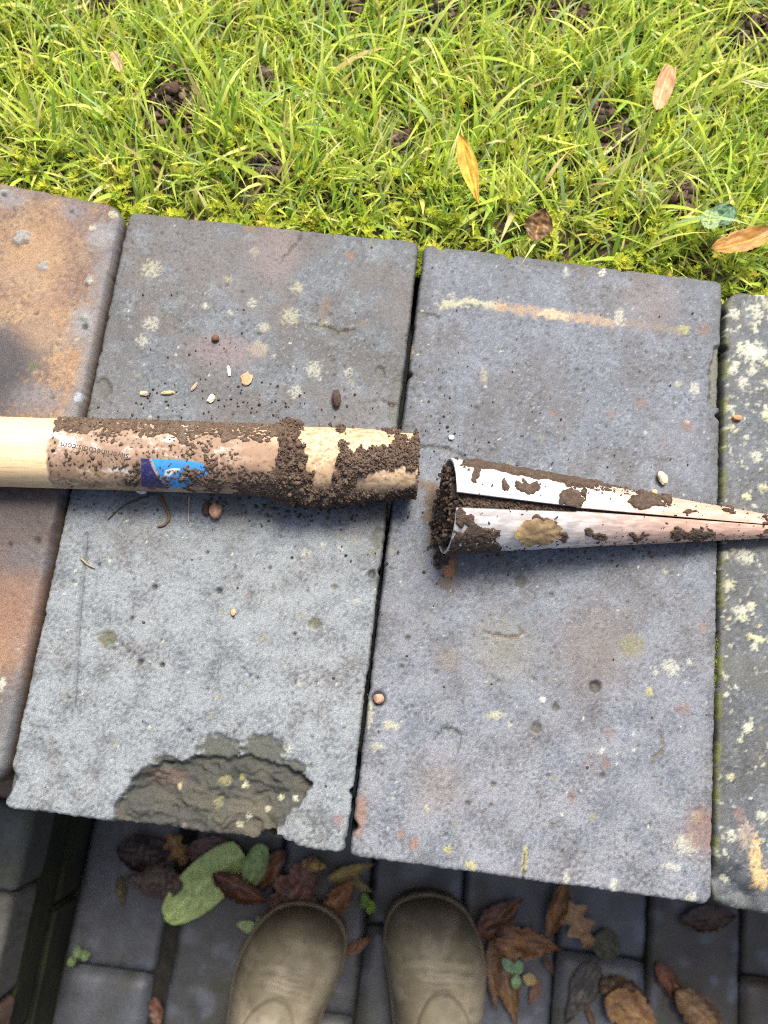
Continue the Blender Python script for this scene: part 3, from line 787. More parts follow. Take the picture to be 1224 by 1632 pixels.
def moss(n, xr, yr, seed, zfun, size=(0.004, 0.009), edge=True, thr=(0.46, 0.58)):
    """little star-shaped feather moss shoots"""
    rg = np.random.default_rng(seed)
    x = rg.uniform(*xr, n); y = yr[0] + (yr[1] - yr[0]) * rg.uniform(0, 1, n) ** (2.2 if edge else 1)
    if edge:
        k = rg.uniform(0, 1, n) < 0.10 + 0.9 * sstep(thr[0], thr[1], fbm(x * 40, y * 40, 521, 3) + 0.18 * (1 - sstep(0.28, 0.32, y)))
        k &= rg.uniform(0, 1, n) > bare(x, y)
        x, y = x[k], y[k]
    n = len(x)
    z = zfun(x, y)
    sz = rg.uniform(*size, n)
    ht = rg.uniform(0.002, 0.014, n) if edge else rg.uniform(0, 0.003, n)
    nl, tiers = 6, 3
    V, C = [], []
    base = np.array([(0.46, 0.52, 0.045), (0.55, 0.56, 0.06), (0.33, 0.44, 0.04), (0.60, 0.55, 0.09)])[rg.choice(4, n, p=[.4, .25, .25, .1])] * rg.uniform(.7, 1.15, (n, 1))
    tx, ty = rg.normal(0, 0.25, n), rg.normal(0, 0.25, n)
    for ti in range(tiers):
        for l in range(nl):
            a = rg.uniform(0, 2 * math.pi, n)
            up = 0.25 + 0.5 * ti / tiers + rg.uniform(-.2, .3, n)
            ln_ = sz * (1 - 0.22 * ti)
            c, s = np.cos(a), np.sin(a)
            bz = z + ht * (0.4 + 0.6 * ti / (tiers - 1))
            bx, by = x + tx * ht * ti / 2, y + ty * ht * ti / 2
            wd = ln_ * 0.17
            tipx, tipy, tipz = bx + c * ln_ * np.cos(up), by + s * ln_ * np.cos(up), bz + ln_ * np.sin(up)
            mx_, my_, mz_ = (bx * .55 + tipx * .45), (by * .55 + tipy * .45), (bz * .55 + tipz * .45) + ln_ * 0.06
            q = np.stack([np.stack([bx, by, bz], -1), np.stack([mx_ - s * wd, my_ + c * wd, mz_], -1),
                          np.stack([tipx, tipy, tipz], -1), np.stack([mx_ + s * wd, my_ - c * wd, mz_], -1)], 1)
            V.append(q); C.append(np.repeat((base * (0.75 + 0.18 * ti))[:, None], 4, 1))
    V = np.concatenate(V); C = np.concatenate(C)
    F = np.arange(len(V) * 4).reshape(-1, 4)
    return V.reshape(-1, 3), F, C.reshape(-1, 3)

V, F, C = moss(1500, (-0.36, 0.33), (0.276, 0.44), 91, lambda x, y: soil_h(x, y) + 0.004)
V2, F2, C2 = moss(150, (-0.34, 0.30), (0.272, 0.292), 92, lambda x, y: soil_h(x, y) + 0.010, (0.005, 0.010))
# moss creeping in the two joints
def joint_moss(x0, y0, x1, y1, n, seed, z):
    a, b = at2(x0, y0), at2(x1, y1)
    rg = np.random.default_rng(seed)
    t = rg.uniform(0, 1, n)
    V, F, C = moss(n, (0, 1), (0, 1), seed, lambda x, y: x * 0 + z, (0.0018, 0.0035), edge=False)
    # re-centre every shoot on the joint line
    k = 4; sh = np.random.default_rng(seed); xs = sh.uniform(0, 1, n); ys = sh.uniform(0, 1, n)
    V = V.reshape(-1, n, 4, 3)
    V[..., 0] += (a[0] + (b[0] - a[0]) * t + rg.normal(0, 0.0011, n) - xs)[None, :, None]
    V[..., 1] += (a[1] + (b[1] - a[1]) * t - ys)[None, :, None]
    return V.reshape(-1, 3), F, C * np.array((0.55, 0.62, 0.6))
parts = [(V, F, C), (V2, F2, C2), joint_moss(1150, 1015, 1147, 1095, 60, 94, T - 0.006), joint_moss(1153, 690, 1149, 860, 60, 95, T - 0.011),
         joint_moss(673, 392, 670, 430, 40, 96, T - 0.007), joint_moss(1155, 500, 1152, 690, 30, 97, T - 0.012)]
off = 0; Vs, Fs, Cs = [], [], []
for v, f, c in parts:
    Vs.append(v); Fs.append(f + off); Cs.append(c); off += len(v)
tag(build('moss', np.concatenate(Vs), [np.concatenate(Fs)], M['moss'], None, np.concatenate(Cs), smooth=False),
    'yellow green feather moss along the back edge of the coping', 'moss', kind='stuff')

# ================================================================== paving
paving = build('paving', *(lambda b: (b[0], b[1]))(box_v(-12, 12, -18, 0.2, -0.30, -0.014)), M['sand'], smooth=False)
tag(paving, 'dark paved ground below the wall', 'paving', kind='structure')
cols_x = [(-0.2885, -0.1875), (-0.1690, -0.0655), (-0.0630, 0.0385), (0.0420, 0.1465), (0.1490, 0.2565), (0.2595, 0.3605), (0.3630, 0.4680), (0.4710, 0.5745)]
cut_y = [-0.322, -0.420, -0.3385, -0.244, -0.355, -0.2445, -0.352, -0.246]
x = 0.577
while x < 1.35:
    cols_x.append((x, x + 0.103)); cut_y.append(-0.246 - (0.11 if len(cols_x) % 2 else 0)); x += 0.1075
PAVC = [(0.043, 0.046, 0.051), (0.036, 0.037, 0.038), (0.060, 0.065, 0.075), (0.038, 0.033, 0.026)]
rp = random.Random(31)
for (x0, x1), cy in zip(cols_x, cut_y):
    y1 = cy + 0.226 + 0.2255
    while y1 > -1.25:
        ya, yb = y1 - 0.2225, min(y1, -0.046)
        if yb - ya < 0.025:
            y1 -= 0.2255
            continue
        vis = ya > -0.42 and x0 < 0.56
        st = 0.004 if vis else 0.014
        sd0 = rp.randint(0, 999)
        tl_, th_ = rp.uniform(-.004, .004), rp.uniform(-0.0015, 0.0015)
        g = brick_grid([(x0 + rp.uniform(0, .0012), yb), (x1, yb + rp.uniform(-.001, .001)), (x1 - rp.uniform(0, .0012), ya), (x0, ya)], st, 0.05, sd0, edge_r=0.005, corner_R=0.006)
        g['z0'] = th_
        c0 = np.array(PAVC[2 if (vis and (0.14 < x0 < 0.2 or x0 < -0.25)) else (3 if x0 > 0.35 else rp.choice([0, 0, 1, 2]))]) * rp.uniform(0.85, 1.15)
        X, Y = g['X'], g['Y']
        C = np.zeros(X.shape + (3,)) + c0
        C = C * (0.6 + 0.8 * fbm(X * 45, Y * 45, sd0, 4))[..., None]
        C = mixc(C, (0.125, 0.14, 0.175), sstep(0.52, 0.70, fbm(X * 28, Y * 28, sd0 + 3, 3)) * 0.5)
        C = mixc(C, (0.034, 0.036, 0.016), sstep(0.55, 0.70, fbm(X * 20, Y * 20, sd0 + 7, 3)) * 0.6)
        g['C'] = C
        g['R'] = 0.30 + 0.40 * fbm(X * 30, Y * 30, sd0 + 5, 2)
        g['Z'] = g['Z'] + (X - X.mean()) * tl_
        brick_finish('paver', g, None, M['paver'], paving)
        y1 -= 0.2255
# ---- the low step on the left, mossy side towards the paving ---------------------------
step = empty('brick_step', (-0.291, -0.5, 0))
tag(step, 'low brick step at the lower left with a dark mossy side', 'step')
M['mossface'] = mat_plain('mossy_brick_side', (0.007, 0.008, 0.005), (0.028, 0.031, 0.009), 22, rough=0.9, bump=0.8, bscale=160, bdist=0.004)
ST = 0.178
for r, (z0, z1) in enumerate([(-0.03, 0.054), (0.058, 0.116)]):
    y = -0.03 - (0.11 if r else 0)
    while y > -1.25:
        import bmesh
        bm = bmesh.new(); bmesh.ops.create_cube(bm, size=1)
        bmesh.ops.scale(bm, vec=(0.104, 0.217, z1 - z0), verts=bm.verts)
        bmesh.ops.bevel(bm, geom=bm.edges[:], offset=0.004, segments=2, affect='EDGES')
        for v in bm.verts:
            v.co += Vector((random.uniform(-.001, .001), random.uniform(-.001, .001), 0))
        me = bpy.data.meshes.new('side_brick'); bm.to_mesh(me); bm.free(); me.materials.append(M['mossface'])
        o = bpy.data.objects.new('side_brick', me)
        o.location = (-0.052 - 0.002 * r - random.uniform(0, .002), y - 0.109 + 0.5, (z0 + z1) / 2)
        link(o, step)
        y -= 0.2215
V, F = box_v(-1.4, -0.299, -1.25, -0.03, -0.02, 0.150)
build('step_core', to_parent(V, step), F, M['sand'], step, smooth=False)
rows = [(-0.030, -0.130), (-0.133, -0.2085), (-0.2125, -0.310), (-0.3135, -0.415), (-0.418, -0.52), (-0.523, -0.625), (-0.628, -0.73), (-0.733, -0.835)]
for k, (yb, ya) in enumerate(rows):
    for c in range(3):
        xb = -0.293 - c * 0.2185 - (0.0 if k != 2 else 0.002); xa = xb - 0.214
        g = brick_grid([(xa, yb), (xb, yb), (xb, ya), (xa, ya)], 0.005, 0.06, 700 + k * 3 + c, edge_r=0.006, corner_R=0.007)
        g['z0'] = ST
        c0 = [(0.16, 0.105, 0.075), (0.08, 0.085, 0.072), (0.13, 0.126, 0.112)][k % 3]
        X, Y = g['X'], g['Y']
        g['C'] = (np.zeros(X.shape + (3,)) + np.array(c0)) * (0.6 + 0.8 * fbm(X * 60, Y * 60, 700 + k, 4))[..., None]
        g['C'] = mixc(g['C'], (0.06, 0.065, 0.03), sstep(0.5, 0.7, fbm(X * 30, Y * 30, 710 + k, 3)) * 0.6)
        g['R'] = np.full(X.shape, 0.8)
        brick_finish('step_brick', g, None, M['paver'], step)

# ================================================================== broken wooden handle
_RT = np.array(CAM_R.transposed())
def proj(P):
    """world points -> photo pixels (used to find where the marks sit on a surface)"""
    q = (np.asarray(P) - np.array([0, 0, CAMZ])) @ _RT.T
    return 612 + FPX * q[..., 0] / -q[..., 2], 816 - FPX * q[..., 1] / -q[..., 2]

def frame(A, B):
    e = np.array(B - A, float); L = np.linalg.norm(e); e /= L
    n = np.array([e[1], -e[0], 0.0]); n /= np.linalg.norm(n)          # towards the viewer
    u = np.cross(n, e)
    if u[2] < 0: u = -u
    return np.array(A, float), e, n, u, L

HR = 0.0193
A_, e_, n_h, u_h, HL = frame(at(0, 720, T + HR), at(663, 741, T + HR))
handle = empty('broken_tool_handle', tuple(A_ + e_ * HL * 0.5 - np.array([0, 0, HR])))
tag(handle, 'round wooden tool handle end caked in mud, lying on the coping with a blue label', 'tool handle')

def h_rad(s):
    return HR - 0.0018 * sstep(HL * 0.86, HL * 0.99, s)
s_in = np.linspace(-0.004, HL, 560)
s_all = np.concatenate([np.linspace(-0.62, -0.006, 40), s_in])
NT = 264
th = np.linspace(0, 2 * math.pi, NT, endpoint=False)
S, TH_ = np.meshgrid(s_all, th, indexing='ij')
def h_pt(S, TH_, r):
    return A_ + S[..., None] * e_ + (r * np.cos(TH_))[..., None] * u_h + (r * np.sin(TH_))[..., None] * n_h
rad = h_rad(S)
P0 = h_pt(S, TH_, rad)
hx, hy = proj(P0)
hyc = 720 + (741 - 720) * hx / 663.0
hv = (hy - hyc) / 55.0
arc = np.minimum(TH_, 2 * math.pi - TH_) * HR            # unrolled girth coordinate
gx, gy = S, np.where(TH_ > math.pi, TH_ - 2 * math.pi, TH_) * HR
def hf(f1, f2, seed, o=4):
    return fbm(gx * f1, gy * f2, seed, o)
# wood, stain, label paper
C = np.zeros(S.shape + (3,)) + np.array((0.76, 0.575, 0.325))
C = C * (0.66 + 0.68 * hf(14, 460, 601, 4))[..., None]
C = mixc(C, (0.42, 0.28, 0.15), sstep(0.62, 0.72, hf(60, 900, 602, 3)) * 0.5)
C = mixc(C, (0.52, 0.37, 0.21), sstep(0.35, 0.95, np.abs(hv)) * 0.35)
edge75 = 72 + 14 * (hv - 0.1) ** 2 + 22 * (fbm(gx * 60, gy * 60, 603, 3) - 0.5)
inz = sstep(-2, 3, hx - edge75)
C = mixc(C, (0.58, 0.41, 0.25), inz * 0.75)
C = mixc(C, (0.33, 0.21, 0.12), inz * sstep(0.50, 0.62, hf(200, 330, 630, 4)) * 0.7)
C = mixc(C, (0.74, 0.60, 0.40), inz * sstep(0.56, 0.66, hf(330, 330, 637, 3)) * 0.6)
lab = inz * sstep(-0.78, -0.66, hv) * (1 - sstep(0.30, 0.40, hv)) * (1 - sstep(395, 425, hx + 60 * (hf(90, 90, 604) - 0.5)))
C = mixc(C, (0.40, 0.275, 0.205), lab * 0.9)
C = mixc(C, (0.72, 0.67, 0.62), lab * sstep(0.56, 0.64, hf(230, 420, 605)) * 0.6)
C = mixc(C, (0.23, 0.155, 0.11), lab * sstep(0.46, 0.62, hf(90, 150, 606)) * 0.75)
low = inz * sstep(0.25, 0.45, hv) * (1 - sstep(0.80, 0.90, hv)) * sstep(150, 240, hx) * (1 - sstep(430, 470, hx))
C = mixc(C, (0.17, 0.105, 0.068), low * 0.75)
stn = sstep(370, 400, hx) * (1 - sstep(440, 470, hx)) * sstep(-0.7, -0.5, hv) * (1 - sstep(0.35, 0.6, hv))
C = mixc(C, (0.42, 0.275, 0.18), stn * 0.8)
# white paper scraps
for (x, y, rx, ry) in [(92, 694, 14, 7), (108, 705, 14, 9), (182, 748, 20, 5), (205, 756, 9, 5), (238, 681, 8, 4), (292, 683, 14, 6), (300, 690, 20, 7), (270, 700, 12, 5)]:
    m = 1 - sstep(0.7, 1.2, np.hypot((hx - x) / rx, (hy - y) / ry) + (hf(260, 260, 607, 3) - 0.5) * 1.4)
    C = mixc(C, (0.78, 0.74, 0.70), m * 0.85 * (np.cos(TH_) > -0.2))
# printed emblem: navy flank, white line, bright blue field with a pale swoosh
top_side = (np.cos(TH_) > -0.25).astype(float)
def ins(poly, soft=0.8):
    return (1 - sstep(-soft, soft, poly_sd(hx, hy, poly))) * top_side
navy = ins([(224, 730), (238, 731), (243, 745), (252, 762), (268, 779), (225, 776)])
white = ins([(238, 731), (241, 731), (247, 745), (256, 761), (272, 779), (268, 779), (252, 762), (243, 745)], 0.5)
blue = ins([(241, 731), (292, 733), (318, 737), (333, 744), (331, 756), (316, 765), (300, 776), (272, 779), (256, 761), (247, 745)])
swoo = ins([(263, 750), (275, 746), (287, 747), (286, 751), (276, 754), (268, 761), (262, 758)])
swoo = np.maximum(swoo, ins([(284, 760), (300, 752), (310, 750), (306, 760), (292, 764)]))
C = mixc(C, (0.016, 0.020, 0.115), navy * 0.97)
C = mixc(C, (0.015, 0.29, 0.72), blue * 0.97)
C = mixc(C, (0.75, 0.74, 0.72), np.maximum(white, swoo) * 0.9)
Ra = np.full(S.shape, 0.62); Ra = Ra * (1 - np.maximum(navy, blue)) + 0.35 * np.maximum(navy, blue)
# ---- mud shell ----
hv_ = hv; hv = hv + 0.42 * (fbm(gx * 75, gy * 75, 619, 3) - 0.5) * 2; hx_ = hx; hx = hx + 30 * (fbm(gx * 75, gy * 75, 620, 3) - 0.5) * 2
und = sstep(1.75, 2.3, np.minimum(TH_, 2 * math.pi - TH_))
cov = np.full(S.shape, 0.44)
cov = np.where(hv < -0.60, 0.60, cov)
cov = np.where((hv < -0.15) & (hv >= -0.60), 0.43 + 0.08 * np.sin(hx / 21), cov)
cov = np.where((hv > 0.30), np.where(hx > 205, 0.55, 0.36), cov)
cov = np.where((hv > 0.86), np.where(hx > 370, 0.62, 0.12), cov)
cov = np.where((hx > 375) & (hx < 452) & (hv > -0.55) & (hv < 0.2), 0.20, cov)
cov = cov - 0.10 * blue * (1 - sstep(290, 315, hx)) - 0.3 * navy
hx, hv = hx_, hv_
cov = cov - 0.22 * (1 - sstep(5, 10, line_d(hx, hy, [(206, 721), (98, 701)])))
heavy = sstep(425, 462, hx + 34 * (fbm(gx * 50, gy * 50, 611, 3) - 0.5) - 25 * np.clip(hv, -1, 1) * -0.4)
cov = cov * (1 - heavy) + 1.15 * heavy
dmin = np.full(S.shape, 99.0)
for poly in ([(483, 679), (532, 680), (538, 697), (532, 718), (533, 748), (521, 767), (507, 772), (501, 767), (502, 748), (489, 742), (494, 726), (489, 707), (479, 698)],
             [(553, 683), (586, 676), (607, 689), (623, 701), (615, 710), (605, 705), (586, 707), (564, 713), (549, 697)],
             [(569, 772), (599, 753), (640, 749), (663, 752), (662, 773), (626, 776), (602, 782)],
             [(636, 682), (663, 688), (650, 694)]):
    d_ = poly_sd(hx, hy, poly) + (fbm(gx * 230, gy * 230, 612, 4) - 0.5) * 26
    dmin = np.minimum(dmin, d_)
    cov = cov - 1.5 * (1 - sstep(3, 7, d_)) * (np.cos(TH_) > -0.3)
nz = (0.38 + 0.2 * heavy) * fbm(gx * 130, gy * 130, 613, 4) + (0.62 - 0.2 * heavy) * fbm(gx * 480, gy * 480, 609, 3)
f = (cov - 0.5) * 0.85 + (0.5 - nz)
f = f - (1 - inz) * 2 - und * 0.5
# thin film of dried dirt on the wood round every patch of mud
fm = sstep(-0.20, 0.02, f) * (0.55 + 0.45 * sstep(0.4, 0.6, fbm(gx * 120, gy * 420, 608, 3)))
C = mixc(C, (0.205, 0.135, 0.088), fm * 0.75 * (1 - 0.45 * np.maximum(blue, navy)))
C = mixc(C, (0.24, 0.155, 0.10), inz * (1 - np.maximum(blue, navy)) * (0.25 + 0.55 * sstep(0.40, 0.62, fbm(gx * 45, gy * 90, 668, 4))) * (1 - 0.55 * sstep(450, 480, hx)))
C = mixc(C, (0.135, 0.092, 0.062), sstep(0.66, 0.74, fbm(gx * 480, gy * 480, 610, 2)) * inz * 0.6)
# end cap
Vh = to_parent(P0, handle)
nS = len(s_all)
cap_c = to_parent([A_ + e_ * (HL + 0.001)], handle); cap0 = to_parent([A_ + e_ * s_all[0]], handle)
Vh = np.concatenate([Vh, cap_c, cap0]); Ch = np.concatenate([np.concatenate([C, Ra[..., None]], -1).reshape(-1, 4), [[.3, .2, .13, .8]], [[.6, .46, .28, .7]]])
j = np.arange(NT)
capf = np.stack([(nS - 1) * NT + j, (nS - 1) * NT + (j + 1) % NT, np.full(NT, nS * NT)], -1)
capf0 = np.stack([(j + 1) % NT, j, np.full(NT, nS * NT + 1)], -1)
build('shaft', Vh, [grid_faces(nS, NT, True, flip=True), capf, capf0], M['wood'], handle, Ch)

k0 = 40
S, TH_, gx, gy, hx, hy, hv, inz, rad, f, heavy, dmin = [a[k0:] for a in (S, TH_, gx, gy, hx, hy, hv, inz, rad, f, heavy, dmin)]
bul = np.exp(-((hx - 500) / 62.0) ** 2) * 0.0042 + 0.0012
bul = bul * (1 - 0.55 * sstep(575, 640, hx)) * (0.22 + 0.78 * sstep(4, 24, dmin))
lump = fbm(gx * 120, gy * 120, 614, 3); fine = 0.5 * fbm(gx * 420, gy * 420, 615, 3) + 0.5 * fbm(gx * 800, gy * 800, 629, 2)
hgt = np.where(f > 0, np.minimum(1, np.sqrt(np.clip(f, 0, 1) * 5)) * (0.0006 + heavy * bul * (0.45 + 1.0 * lump) + 0.0018 * (lump - 0.3) * (1 - heavy)) + 0.0016 * (fine - 0.45) * (0.5 + heavy), 0)
hgt = np.where(f > 0, np.maximum(hgt, 0.00015), -0.0007)
smoothp = ins([(600, 715), (632, 700), (660, 690), (664, 735), (640, 748), (605, 748)], 4) if False else 0
Pm = h_pt(S, TH_, rad + hgt)
Pm[..., 2] = np.maximum(Pm[..., 2], T + 0.0004)
Cm = np.zeros(S.shape + (3,)) + np.array((0.122, 0.085, 0.060))
Cm = Cm * (0.5 + 1.0 * fbm(gx * 260, gy * 260, 616, 3))[..., None]
Cm = mixc(Cm, (0.18, 0.13, 0.095), sstep(0.55, 0.72, fbm(gx * 70, gy * 70, 617, 3)) * 0.6)
Cm = mixc(Cm, (0.30, 0.19, 0.12), sstep(0.76, 0.84, fbm(gx * 500, gy * 500, 618, 2)) * 0.5)
Rm = np.full(S.shape + (1,), 0.9)
mud = build('mud', to_parent(Pm, handle), [grid_faces(len(S), NT, True, flip=True)], M['mud'], handle, np.concatenate([Cm, Rm], -1))
# muddy end face
rg = np.random.default_rng(621)
nn = 260
a = rg.uniform(0, 2 * math.pi, nn); q = np.sqrt(rg.uniform(0, 1, nn)) * 0.0170
Pe = A_ + e_ * (HL + rg.uniform(0, 0.0006, nn))[:, None] + (q * np.cos(a))[:, None] * u_h + (q * np.sin(a))[:, None] * n_h
# crumbs riding on the crust
idx = np.argwhere((f > 0.02) & (np.cos(TH_) > -0.4))
pick = idx[rg.choice(len(idx), 11000, replace=True)]
w_ = rg.uniform(0, 1, len(pick)) < (0.25 + 0.75 * heavy[pick[:, 0], pick[:, 1]])
pick = pick[w_]
Pc = Pm[pick[:, 0], pick[:, 1]] + rg.normal(0, 0.0003, (len(pick), 3))
Rc = rg.uniform(0.0002, 0.00055, len(pick)) * (0.7 + 0.6 * heavy[pick[:, 0], pick[:, 1]])
Rc = np.where(rg.uniform(0, 1, len(pick)) < 0.05, Rc * 2.4, Rc)
V, F, C3 = lumps(np.concatenate([Pe, Pc]), np.concatenate([rg.uniform(0.0004, 0.0009, nn), Rc]), 622, (0.118, 0.080, 0.057), 0.9)
o = build('mud_crumbs', to_parent(V, mud), F, M['mud'], None, C3)
o.parent = mud; o['kind'] = 'stuff'
V = np.array([v.co[:] for v in o.data.vertices]) - np.array(handle.location)
o.data.vertices.foreach_set('co', V.astype(np.float32).ravel()); o.data.update()

# ---- printed address on the label, upside down to us ----
def label_text(txt, px0, py0, px1, py1, size):
    cu = bpy.data.curves.new('print', 'FONT'); cu.body = txt; cu.size = size; cu.resolution_u = 3
    tmp = bpy.data.objects.new('print', cu); COL.objects.link(tmp)
    dg = bpy.context.evaluated_depsgraph_get()
    me = bpy.data.meshes.new_from_object(tmp.evaluated_get(dg))
    bpy.data.objects.remove(tmp)
    co = np.array([v.co[:] for v in me.vertices])
    def surf(px, py):
        z = T + 2 * HR * 0.97
        for _ in range(6):
            p = np.array(at(px, py, z)); w = p - A_
            s = w @ e_; nn_ = w @ n_h
            z = T + HR + math.sqrt(max(HR ** 2 - nn_ ** 2, 0))
        return s, math.asin(max(-1, min(1, nn_ / HR))) * HR
    s0, g0 = surf(px0, py0); s1, g1 = surf(px1, py1)
    d = np.array([s1 - s0, g1 - g0]); Ld = np.linalg.norm(d); d /= Ld
    k = Ld / co[:, 0].max()
    up = np.array([d[1], -d[0]]); up = up if up[1] > 0 else -up          # letters' tops point at the viewer
    ss = s0 + (co[:, 0] * d[0] + co[:, 1] * up[0]) * k
    gg = g0 + (co[:, 0] * d[1] + co[:, 1] * up[1]) * k
    Pt = h_pt(ss, gg / HR, np.full(len(ss), HR + 0.00012))
    me.vertices.foreach_set('co', to_parent(Pt, handle).astype(np.float32).ravel())
    me.materials.clear(); me.materials.append(M['print']); me.update()
    t = bpy.data.objects.new('print', me); link(t, handle)
    return t
label_text('silverlinetools.com', 206, 724, 98, 704, 0.004)

# ================================================================== steel cone point
CR = 0.0262
A_c, e_c, n_c, u_c, CL = frame(at(711, 806, T + CR), at(1330, 846, T + 0.003))
cone = empty('steel_cone_point', tuple(np.array(A_c) + e_c * CL * 0.3 - np.array([0, 0, CR * 0.8])))
tag(cone, 'split conical steel ground spike, silver to pinkish, packed with mud, lying on the coping', 'metal spike')
def c_rad(s):
    return 0.0026 + (CR - 0.0026) * (1 - s / CL)
def c_gap(s):
    t = s / CL
    return np.interp(t, [0, .14, .285, .292, .5, 1.0], [0.150, 0.118, 0.075, 0.046, 0.035, 0.030])
TG = math.radians(7)
def c_pt(S, TH_, r):
    return A_c + S[..., None] * e_c + (r * np.cos(TH_))[..., None] * u_c + (r * np.sin(TH_))[..., None] * n_c
nS, NT = 330, 230
sv = np.linspace(0, CL, nS); w = np.linspace(0, 1, NT)
S, W_ = np.meshgrid(sv, w, indexing='ij')
GP = c_gap(S)
TC = TG + GP + W_ * (2 * math.pi - 2 * GP)
rad = c_rad(S) + 0.0006 * np.exp(-np.minimum(W_, 1 - W_) / 0.03) * np.exp(-S / 0.03)          # lips sprung open a little
P0 = c_pt(S, TC, rad); Pi = c_pt(S, TC, np.maximum(rad - 0.0017, 0.0007))
cx_, cy_ = proj(P0)
C = np.zeros(S.shape + (3,)) + np.array((0.88, 0.87, 0.84))
tipm = sstep(840, 1080, cx_ + 50 * (fbm(S * 40, W_ * 6, 631, 3) - 0.5))
C = mixc(C, (0.82, 0.52, 0.39), tipm)
C = C * (0.92 + 0.16 * fbm(S * 14, W_ * 90, 632, 3))[..., None]
C = mixc(C, (0.45, 0.32, 0.24), sstep(0.62, 0.75, fbm(S * 90, W_ * 14, 633, 4)) * 0.3)
# mud on the outside
gx, gy = S, (W_ - 0.5) * 2 * math.pi * 0.02
ccy = 806 + (846 - 806) * (cx_ - 711) / (1330 - 711.0)
cv = (cy_ - ccy) / (74 * np.clip(1 - (cx_ - 711) / 640.0, 0.05, 1.1))
front = np.cos(TC - math.radians(15)) > -0.15
cx0, cy0 = cx_, cy_
cx_ = cx_ + 34 * (fbm(gx * 110, gy * 110, 635, 3) - 0.5); cy_ = cy_ + 26 * (fbm(gx * 110, gy * 110, 636, 3) - 0.5)
cov = np.full(S.shape, -0.02)
cvn = cv + 0.5 * (fbm(gx * 90, gy * 90, 639, 3) - 0.5); cxn = cx_ + 60 * (fbm(gx * 90, gy * 90, 640, 3) - 0.5)
cov = np.where((cv + 0.22 * (fbm(gx * 90, gy * 90, 639, 3) - 0.5) < -0.91) & (cxn > 745) & (cxn < 1060), 0.70 - 0.30 * sstep(900, 1000, cx_), cov)
cov = np.where((cvn > 0.58) & (cxn < 802), 0.62, cov)
cov = np.where((cv > 0.84) & (cx_ >= 800), 0.36, cov)
for (x, y, rx, ry, k) in [(757, 758, 9, 13, 1.1), (803, 775, 6, 6, .9), (845, 777, 20, 8, 1.0), (912, 795, 20, 15, 1.1), (865, 830, 18, 10, 1.1), (750, 832, 11, 12, 1.0),
                          (735, 822, 8, 14, 1.1), (758, 845, 16, 14, 1.2), (1110, 851, 36, 9, 1.1), (1030, 800, 26, 8, 1.1), (1062, 797, 9, 8, .9), (936, 848, 9, 7, 1.0),
                          (1018, 853, 14, 5, 1.0), (955, 858, 14, 6, .9), (895, 853, 12, 8, .8), (930, 770, 30, 6, 1.0), (1095, 818, 10, 4, .8), (1222, 832, 6, 5, .9),
                          (1218, 848, 8, 4, .9), (773, 795, 5, 4, .7), (1022, 790, 4, 3, .7), (1160, 815, 12, 4, .6)]:
    cov = np.maximum(cov, k * (1 - sstep(0.75, 1.3, np.hypot((cx_ - x) / rx, (cy_ - y) / ry))))
cx_, cy_ = cx0, cy0
nz = 0.45 * fbm(gx * 200, gy * 200, 641, 4) + 0.55 * fbm(gx * 560, gy * 560, 638, 3)
f = (cov - 0.5) * 0.85 + (0.5 - nz)
f = np.where(front, f, -1)
# small stray flecks
f = np.maximum(f, np.where(front, sstep(0.76, 0.80, fbm(gx * 330, gy * 330, 642, 2)) * 0.1 - 0.02, -1))
fm = sstep(-0.10, 0.03, f) * (0.4 + 0.6 * sstep(0.38, 0.6, fbm(gx * 90, gy * 300, 646, 3)))
C = mixc(C, (0.20, 0.14, 0.10), fm * 0.75)
C = mixc(C, (0.40, 0.29, 0.22), sstep(0.58, 0.72, fbm(gx * 60, gy * 200, 647, 4)) * 0.3)
C = mixc(C, (0.36, 0.34, 0.33), sstep(0.62, 0.66, fbm(gx * 30, gy * 900, 648, 3)) * 0.4)
Rr = np.full(S.shape + (1,), 0.36) + 0.2 * (fbm(S * 80, W_ * 20, 634, 3)[..., None] - 0.5)
Cc = np.concatenate([C, Rr], -1).reshape(-1, 4)
off = nS * NT
edge_f = []
i = np.arange(nS - 1)
for jx in (0, NT - 1):                                                  # seam lips
    a, b = i * NT + jx, (i + 1) * NT + jx
    edge_f.append(np.stack([a, b, b + off, a + off], -1))
jj = np.arange(NT - 1)
for ix in (0, nS - 1):
    a, b = ix * NT + jj, ix * NT + jj + 1
    edge_f.append(np.stack([a, b, b + off, a + off], -1))
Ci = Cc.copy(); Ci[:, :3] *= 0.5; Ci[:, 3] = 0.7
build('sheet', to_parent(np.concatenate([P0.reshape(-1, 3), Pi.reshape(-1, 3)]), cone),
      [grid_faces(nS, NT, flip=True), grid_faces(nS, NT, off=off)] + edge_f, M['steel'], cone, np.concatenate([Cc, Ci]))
lump = fbm(gx * 160, gy * 160, 643, 3); fine = 0.5 * fbm(gx * 480, gy * 480, 644, 2) + 0.5 * fbm(gx * 900, gy * 900, 649, 2)
thick_ = 0.0016 * (0.35 + 0.65 * sstep(-0.4, -0.8, cv) + 0.6 * (np.hypot((cx_ - 912) / 30, (cy_ - 795) / 22) < 1))
hgt = np.where(f > 0, np.minimum(1, np.sqrt(np.clip(f, 0, 1) * 6)) * (0.0003 + thick_ * lump * 1.5) + 0.0016 * (fine - 0.42), -0.0007)
hgt = np.where(f > 0, np.maximum(hgt, 0.00012), hgt)
Pm = c_pt(S, TC, rad + hgt)
Pm[..., 2] = np.maximum(Pm[..., 2], T + 0.0003)
Cm = (np.zeros(S.shape + (3,)) + np.array((0.095, 0.067, 0.049))) * (0.5 + 1.0 * fbm(gx * 300, gy * 300, 645, 3))[..., None]
